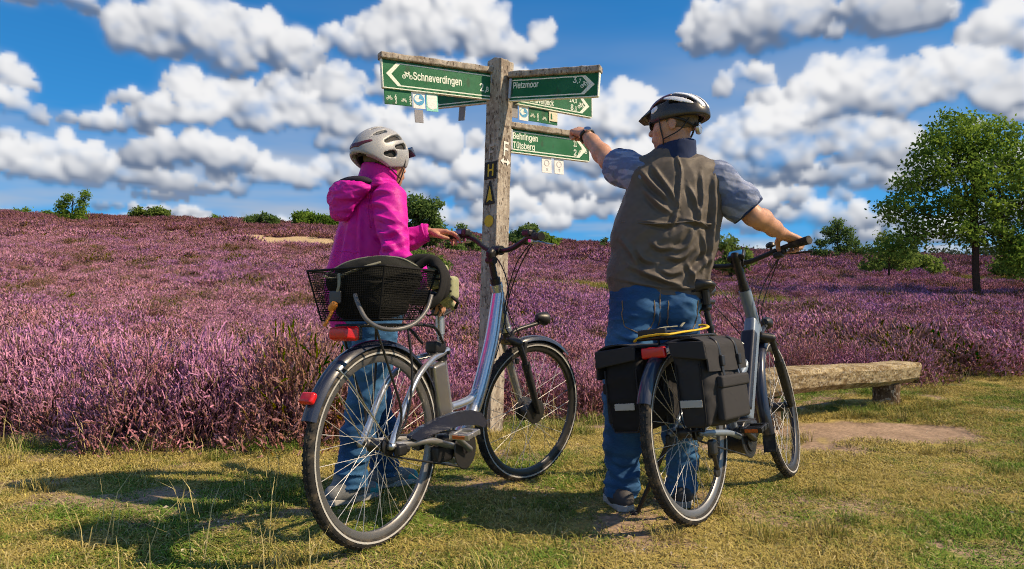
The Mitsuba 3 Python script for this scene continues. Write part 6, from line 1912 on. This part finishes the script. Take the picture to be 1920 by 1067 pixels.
# the man's helmet: black with white stripes and a visor
hf, hu = V(-.85, .50, .03), V(.04, 0, 1)
hc = MH['c'] + V(.010, 0, .044)
hk = PM_ + '__helmet'
w, R, rad = helmet(hk, hc, hf, hu, (.128, .098, .098), 'helmet_black',
                   [((.10, .03, .08), (-.02, .035, .11), .009, .010), ((-.05, .03, .105), (-.125, .028, .05), .010, .010), ((.095, .075, .05), (.04, .09, .06), .010, .012), ((.0, .10, .045), (-.055, .095, .045), .011, .010), ((-.08, .075, .05), (-.12, .06, .02), .010, .008)],
                   [(.10, 0, 1, -.032)])
wm = lambda a, b, e: w(a * .91, b * .92, e * .94)
for s in (1, -1):
    patch(hk + '__stripe', wm, R, rad, [((.0, s * .050, .10), (-.08, s * .058, .080), .010, .014), ((-.08, s * .058, .08), (-.135, s * .045, .025), .014, .014)], 'helmet_white', .003, label='glossy white stripe over the back of the helmet')
    patch(hk + '__stripe', wm, R, rad, [((.035, s * .085, .070), (-.05, s * .098, .050), .010, .014), ((-.05, s * .098, .050), (-.10, s * .088, .030), .014, .008)], 'helmet_white', .003)
    patch(hk + '__panel', wm, R, rad, [((.11, s * .05, .05), (.03, s * .055, .095), .024, .020)], 'helmet_maroon', .0022, label='dark red panel at the front of the helmet')
    patch(hk + '__stripe', wm, R, rad, [((.095, s * .082, .012), (.08, s * .092, .02), .013, .014)], 'helmet_white', .003)
patch(hk + '__stripe', wm, R, rad, [((.0, 0, .105), (-.09, 0, .085), .010, .013), ((-.09, 0, .085), (-.142, 0, .025), .013, .012)], 'helmet_white', .003)
vis = [w(.104, b, .010) for b in (-.060, .060)] + [w(.160, b, -.012) for b in (-.032, 0, .032)] + [w(.108, b, .028) for b in (-.042, .042)] + [w(.138, b, -.006) for b in (-.054, .054)]
add(hk + '__visor', hull(vis, .004, 1), 'helmet_black', 40, label='black visor')
add(PM_ + '__helmet_dial', cat(lathe([(.001, -.010), (.024, -.010), (.028, -.002), (.025, .008), (.012, .011), (.001, .011)], 20, hw(-.112, .0, -.028), unit(-MH['f']))), 'alloy', 40, label='grey adjusting dial at the back of the helmet')
add(PM_ + '__helmet_dial__band', cat(tube(np.array([hw(-.105, -.03, -.02), hw(-.108, 0, -.026), hw(-.105, .03, -.02)]), .016, 8, flat=.4), *[tube(catmull([hw(-.10, s * .02, -.022), hw(-.06, s * .075, .0), hw(.0, s * .088, .02)], 5), .005, 6) for s in (-1, 1)]), 'strap_black', True)
for s in (-1, 1):
    add(PM_ + '__chin_strap', cat(tube(catmull([hw(.05, s * .085, .03), hw(.045, s * .082, -.02), hw(.035, s * .075, -.075), hw(.045, s * .045, -.112), hw(.055, 0, -.122)], 6), .0055, 6, flat=.5), tube(catmull([hw(-.085, s * .055, .01), hw(-.05, s * .080, -.045), hw(.0, s * .082, -.068), hw(.035, s * .075, -.078)], 6), .0055, 6, flat=.5)), 'strap_black', True)
tag(PM_, 'person in a dark vest and jeans pointing up at the signs, holding the grey bicycle', 'person')

# ---------------- the woman in the pink jacket
PW = key_for('person')
WH = dict(c=V(-.578, 3.10, 1.502), f=V(.71, .70, .0), u=V(-.06, -.03, 1))
wp, ww, WR = head_parts(WH['c'], WH['f'], WH['u'], .90)
wL_sh, wL_el, wL_wr = V(-.70, 3.23, 1.335), V(-.60, 3.40, 1.155), V(-.408, 3.375, 1.222)
wR_sh, wR_el, wR_wr = V(-.528, 2.985, 1.315), V(-.487, 2.875, 1.065), V(-.345, 2.80, .945)
body = [(s_ell((-.62, 3.13, 1.18), (.14, .12, .20)), 0), (s_ell((-.645, 3.14, .88), (.14, .13, .13)), .06), (s_cone((-.66, 3.18, 1.34), (-.54, 3.06, 1.34), .05, .05), .05), (s_cone((-.605, 3.12, 1.36), ww(-.02, 0, -.06), .058, .052), .04)]
body += chain([(-.60, 3.06, .82), (-.64, 3.06, .46), (-.715, 3.075, .09)], [.08, .055, .040]) + chain([(-.70, 3.20, .82), (-.65, 3.28, .46), (-.60, 3.345, .09)], [.08, .055, .040])
body += chain([wL_sh, wL_el, wL_wr], [.042, .036, .024], .02) + chain([wR_sh, wR_el, wR_wr], [.042, .036, .024], .02)
body += hand_parts(wL_wr, (.96, .03, -.04), (-.03, -.22, -.97), (0, -1, 0), [(14, 18, 14), (18, 22, 16), (24, 30, 20), (28, 34, 20)], [(.75, .45, .55, .038), (.95, .1, .35, .030), (1, -.05, .15, .024)], .182)
body += hand_parts(wR_wr, (.45, -.35, -.55), (.1, -.2, -.9), (.5, .6, 0), [(20, 30, 20)] * 4, [(.6, .6, .4, .036), (.8, .2, .4, .03), (.8, 0, .3, .022)], .175)
bm = relax(net(s_join(body + [(q[0], max(q[1], .008)) + tuple(q[2:]) for q in wp]), (-1.0, 2.60, .02), (-.10, 3.60, 1.72), .0045), 2)
add(PW + '__body', bm, 'skin', True)

# jeans
J = chain([(-.60, 3.07, .80), (-.615, 3.06, .60), (-.640, 3.055, .44), (-.675, 3.06, .28), (-.712, 3.07, .07)], [.105, .090, .078, .075, .074], .03)
J += chain([(-.70, 3.20, .80), (-.67, 3.24, .60), (-.650, 3.275, .44), (-.62, 3.315, .28), (-.60, 3.345, .07)], [.105, .088, .075, .070, .070], .03)
J += [(s_ell((-.648, 3.13, .84), (.165, .15, .10)), .04), (s_box((-.65, 3.1, 0), (.6, .8, .05), .002), .004, '-')]
jm = relax(net(s_join(J), (-.95, 2.85, .0), (-.40, 3.55, .95), .007), 3)
jv = np.asarray(jm.vertices)
jm = push(jm, (nfbm(jv * V(9, 9, 16), 3, 87) - .5) * .034 + np.abs(nfbm(jv * V(5, 5, 20), 2, 88) - .5) * -.06 * np.clip((.55 - jv[:, 2]) / .4, 0, 1))
add(PW + '__jeans', jm, 'denim', True, label='loose blue jeans')
shoe(PW, (-.722, 3.055), .75, .25, 'shoe_grey', 'sole_grey', 'shoe_teal')
shoe(PW, (-.602, 3.345), .95, .25, 'shoe_grey', 'sole_grey', 'shoe_teal')

# jacket: body, sleeves, hood and collar
yaw = math.radians(40)
jf, jr = V(math.sin(yaw), math.cos(yaw), 0), V(math.cos(yaw), -math.sin(yaw), 0)
JR = np.array([jr, jf, V(0, 0, 1)])
JK = [(s_ell((-.632, 3.125, 1.20), (.170, .120, .25), JR), 0), (s_ell((-.672, 3.14, .94), (.198, .155, .28), JR), .10), (s_cone((-.715, 3.20, 1.335), (-.535, 3.045, 1.325), .072, .072), .05),
      (s_cone((-.622, 3.115, 1.36), (-.600, 3.105, 1.44), .095, .080), .03), (s_ell((-.635, 3.135, 1.10), (.178, .135, .25), JR), .06)]
JK += chain([wR_sh, (wR_sh + wR_el) / 2 + V(.0, -.005, 0), wR_el, (wR_el + wR_wr) / 2, wR_wr], [.080, .074, .070, .060, .050], .010)
JK += chain([wL_sh, (wL_sh + wL_el) / 2, wL_el, (wL_el + wL_wr) / 2, wL_wr - V(.02, 0, 0)], [.075, .070, .064, .056, .046], .02)
JK += [(s_box((-.65, 3.13, .50), (.5, .5, .20), .002), .006, '-'), (s_cone((-.605, 3.11, 1.44), (-.58, 3.10, 1.60), .068, .066), .004, '-'), (s_cone(wL_wr - unit(wL_wr - wL_el) * .04, wL_wr + unit(wL_wr - wL_el) * .06, .036, .036), .003, '-')]
jk = relax(net(s_join(JK), (-1.0, 2.66, .66), (-.22, 3.60, 1.50), .0058), 3)
v = np.asarray(jk.vertices)
arm = np.exp(-np.minimum(np.linalg.norm(v - (wR_sh * .35 + wR_el * .65), axis=1), np.linalg.norm(v - wR_el, axis=1)) ** 2 / .012)
q = v @ rot_about((0, 0, 0), (0, 1, 0), -.55)[:3, :3].T
jk = push(jk, (nfbm(v * V(6, 6, 4), 2, 91) - .5) * .034 - np.abs(nfbm(q * V(6, 8, 17), 2, 92) - .5) * (.012 + .055 * arm) - np.abs(nfbm(v * V(15, 15, 3), 2, 93) - .5) * .030 * np.clip((1.22 - v[:, 2]) / .2, 0, 1))
jk = creases(jk, [([(-.66, 1.36), (-.61, 1.335), (-.55, 1.34), (-.50, 1.33)], .010, .010), ([(-.64, 1.30), (-.58, 1.285), (-.50, 1.265)], .011, .011), ([(-.60, 1.24), (-.54, 1.215), (-.475, 1.20)], .012, .011), ([(-.585, 1.17), (-.53, 1.145), (-.46, 1.17)], .012, .011),
                  ([(-.57, 1.10), (-.51, 1.09), (-.44, 1.12)], .013, .012), ([(-.55, 1.04), (-.50, 1.03), (-.43, 1.06)], .013, .012), ([(-.51, 1.0), (-.46, 1.01), (-.41, 1.03)], .010, .010), ([(-.66, 1.30), (-.655, 1.15), (-.65, 1.0)], .016, .013), ([(-.76, 1.22), (-.79, 1.08), (-.81, .92)], .014, .014), ([(-.70, 1.24), (-.73, 1.10), (-.74, .95)], .012, .014)], V(.25, -1, 0))
add(PW + '__jacket', jk, 'pink_shell', True, label='bright pink rain jacket')
jv_ = V(.25, -1, 0)
for pts in ([(-.575, 1.405), (-.612, 1.36), (-.625, 1.30), (-.618, 1.23), (-.60, 1.16)], [(-.80, 1.10), (-.72, 1.09), (-.66, 1.085)]):
    add(PW + '__jacket__seam', tube(on_surface(jk, catmull(np.array([[a, 0, b] for a, b in pts]), 5)[:, [0, 2]], .0, unit(jv_)), .0030, 6), 'pink_shell', True)
cuffd = unit(wL_wr - wL_el)
cx = unit(np.cross(cuffd, V(0, 0, 1))); cy = np.cross(cx, cuffd)
add(PW + '__jacket__cuff', tube(wL_wr - V(.018, 0, 0) + (np.cos(th)[:, None] * cx + np.sin(th)[:, None] * cy) * .043, .006, 8, closed=True), 'pink_shell', True)
bk = -jf
hd0 = V(-.655, 3.045, 1.375)
HD = [(s_ell(hd0 + bk * .035 + V(-.035, 0, -.015), (.125, .068, .046), np.array([jr, jf, V(0, 0, 1)])), 0), (s_ell(hd0 + bk * .062 + V(-.04, .01, -.055), (.098, .055, .058), JR), .03), (s_ell(hd0 + bk * .050 + V(-.06, .01, -.115), (.070, .042, .045), JR), .03),
      (s_cone(hd0 + jr * .10 + V(0, 0, .02), V(-.53, 3.08, 1.405), .030, .028), .03), (s_cone(hd0 - jr * .12 + V(0, 0, .02), V(-.68, 3.17, 1.405), .030, .028), .03),
      (s_ell(hd0 + bk * .02 + V(-.03, .0, .050), (.095, .055, .040), JR), .012, '-')]
hm = relax(net(s_join(HD), (-.98, 2.80, 1.14), (-.42, 3.30, 1.50), .0055), 2)
hv = np.asarray(hm.vertices)
hm = push(hm, -np.abs(nfbm(hv * V(12, 12, 24), 3, 95) - .5) * .040 + (nfbm(hv * 9, 2, 96) - .5) * .02)
add(PW + '__hood', hm, 'pink_shell', True, label='folded pink hood lying on the back')
add(PW + '__hood__lining', relax(net(s_join([(s_ell(hd0 + bk * .018 + V(-.03, .0, .020), (.105, .060, .030), JR), 0)]), (-.90, 2.85, 1.30), (-.45, 3.25, 1.48), .008), 1), 'dark_lining', True, label='dark lining of the hood')
CL = s_join([(s_cone((-.612, 3.11, 1.395), (-.592, 3.10, 1.490), .092, .084), 0), (s_cone((-.612, 3.11, 1.36), (-.590, 3.10, 1.53), .080, .074), .005, '-'), (s_box((-.59, 3.1, 1.590), (.2, .2, .105), .002, np.array([unit(V(1, .2, -.22)), unit(V(-.2, 1, 0)), unit(V(.22, .0, 1))])), .004, '-')])
cm = relax(net(CL, (-.78, 2.95, 1.30), (-.44, 3.28, 1.52), .005), 2)
add(PW + '__collar', push(cm, (nfbm(np.asarray(cm.vertices) * V(16, 16, 10), 2, 6) - .5) * .012), 'pink_shell', True, label='stand up pink collar')

# helmet, hair, strap
cap_hair(ww, WR, PW + '__hair', 'hair_grey', -.045, .90, (.102, .082, .097))
hk = PW + '__helmet'
wc_ = WH['c'] + V(-.012, -.008, .036)
w, R, rad = helmet(hk, wc_, V(.70, .71, .08), V(-.09, -.08, 1), (.134, .104, .126), 'helmet_silver',
                   [((.110, .045, .05), (.080, .055, .075), .013, .015), ((.055, .075, .075), (-.045, .105, .045), .016, .008), ((.085, .095, .035), (.015, .112, .02), .016, .009), ((-.005, .118, -.015), (-.055, .108, -.02), .016, .011), ((.05, .028, .112), (-.07, .032, .105), .012, .008), ((-.02, .066, .09), (-.105, .060, .055), .009, .008), ((.02, .0, .118), (-.08, .0, .10), .008, .008), ((-.135, .012, -.012), (-.128, .05, -.014), .010, .009), ((-.13, .012, -.045), (-.122, .04, -.046), .007, .007)],
                   [(-.12, 0, 1, -.072), (.55, 0, 1, -.085)])
patch(hk + '__light', w, R, rad, [((-.142, -.03, .028), (-.142, .03, .028), .011, .011), ((-.14, .03, .028), (-.10, .075, .042), .011, .006), ((-.14, -.03, .028), (-.10, -.075, .042), .011, .006)], 'helmet_maroon', .003, label='dark red light strip on the back of the helmet')
for s in (-1, 1):
    add(PW + '__chin_strap', cat(tube(catmull([ww(.07, s * .088, .03), ww(.062, s * .083, -.03), ww(.05, s * .07, -.085), ww(.05, s * .035, -.118), ww(.055, 0, -.122)], 6), .0055, 6, flat=.5), tube(catmull([ww(-.07, s * .075, .0), ww(-.02, s * .088, -.05), ww(.045, s * .075, -.085)], 6), .005, 6, flat=.5)), 'strap_black', True)
gl = [w(.132, b, .028) for b in (-.045, .045)] + [w(.160, b, .004) for b in (-.04, .04)] + [w(.148, b, .040) for b in (-.036, .036)]
add(PW + '__helmet_visor', hull(gl, .004, 1), 'glass_dark', 40, label='dark visor at the front of the helmet')
tag(PW, 'person in a bright pink jacket and light grey helmet seen from behind', 'person')
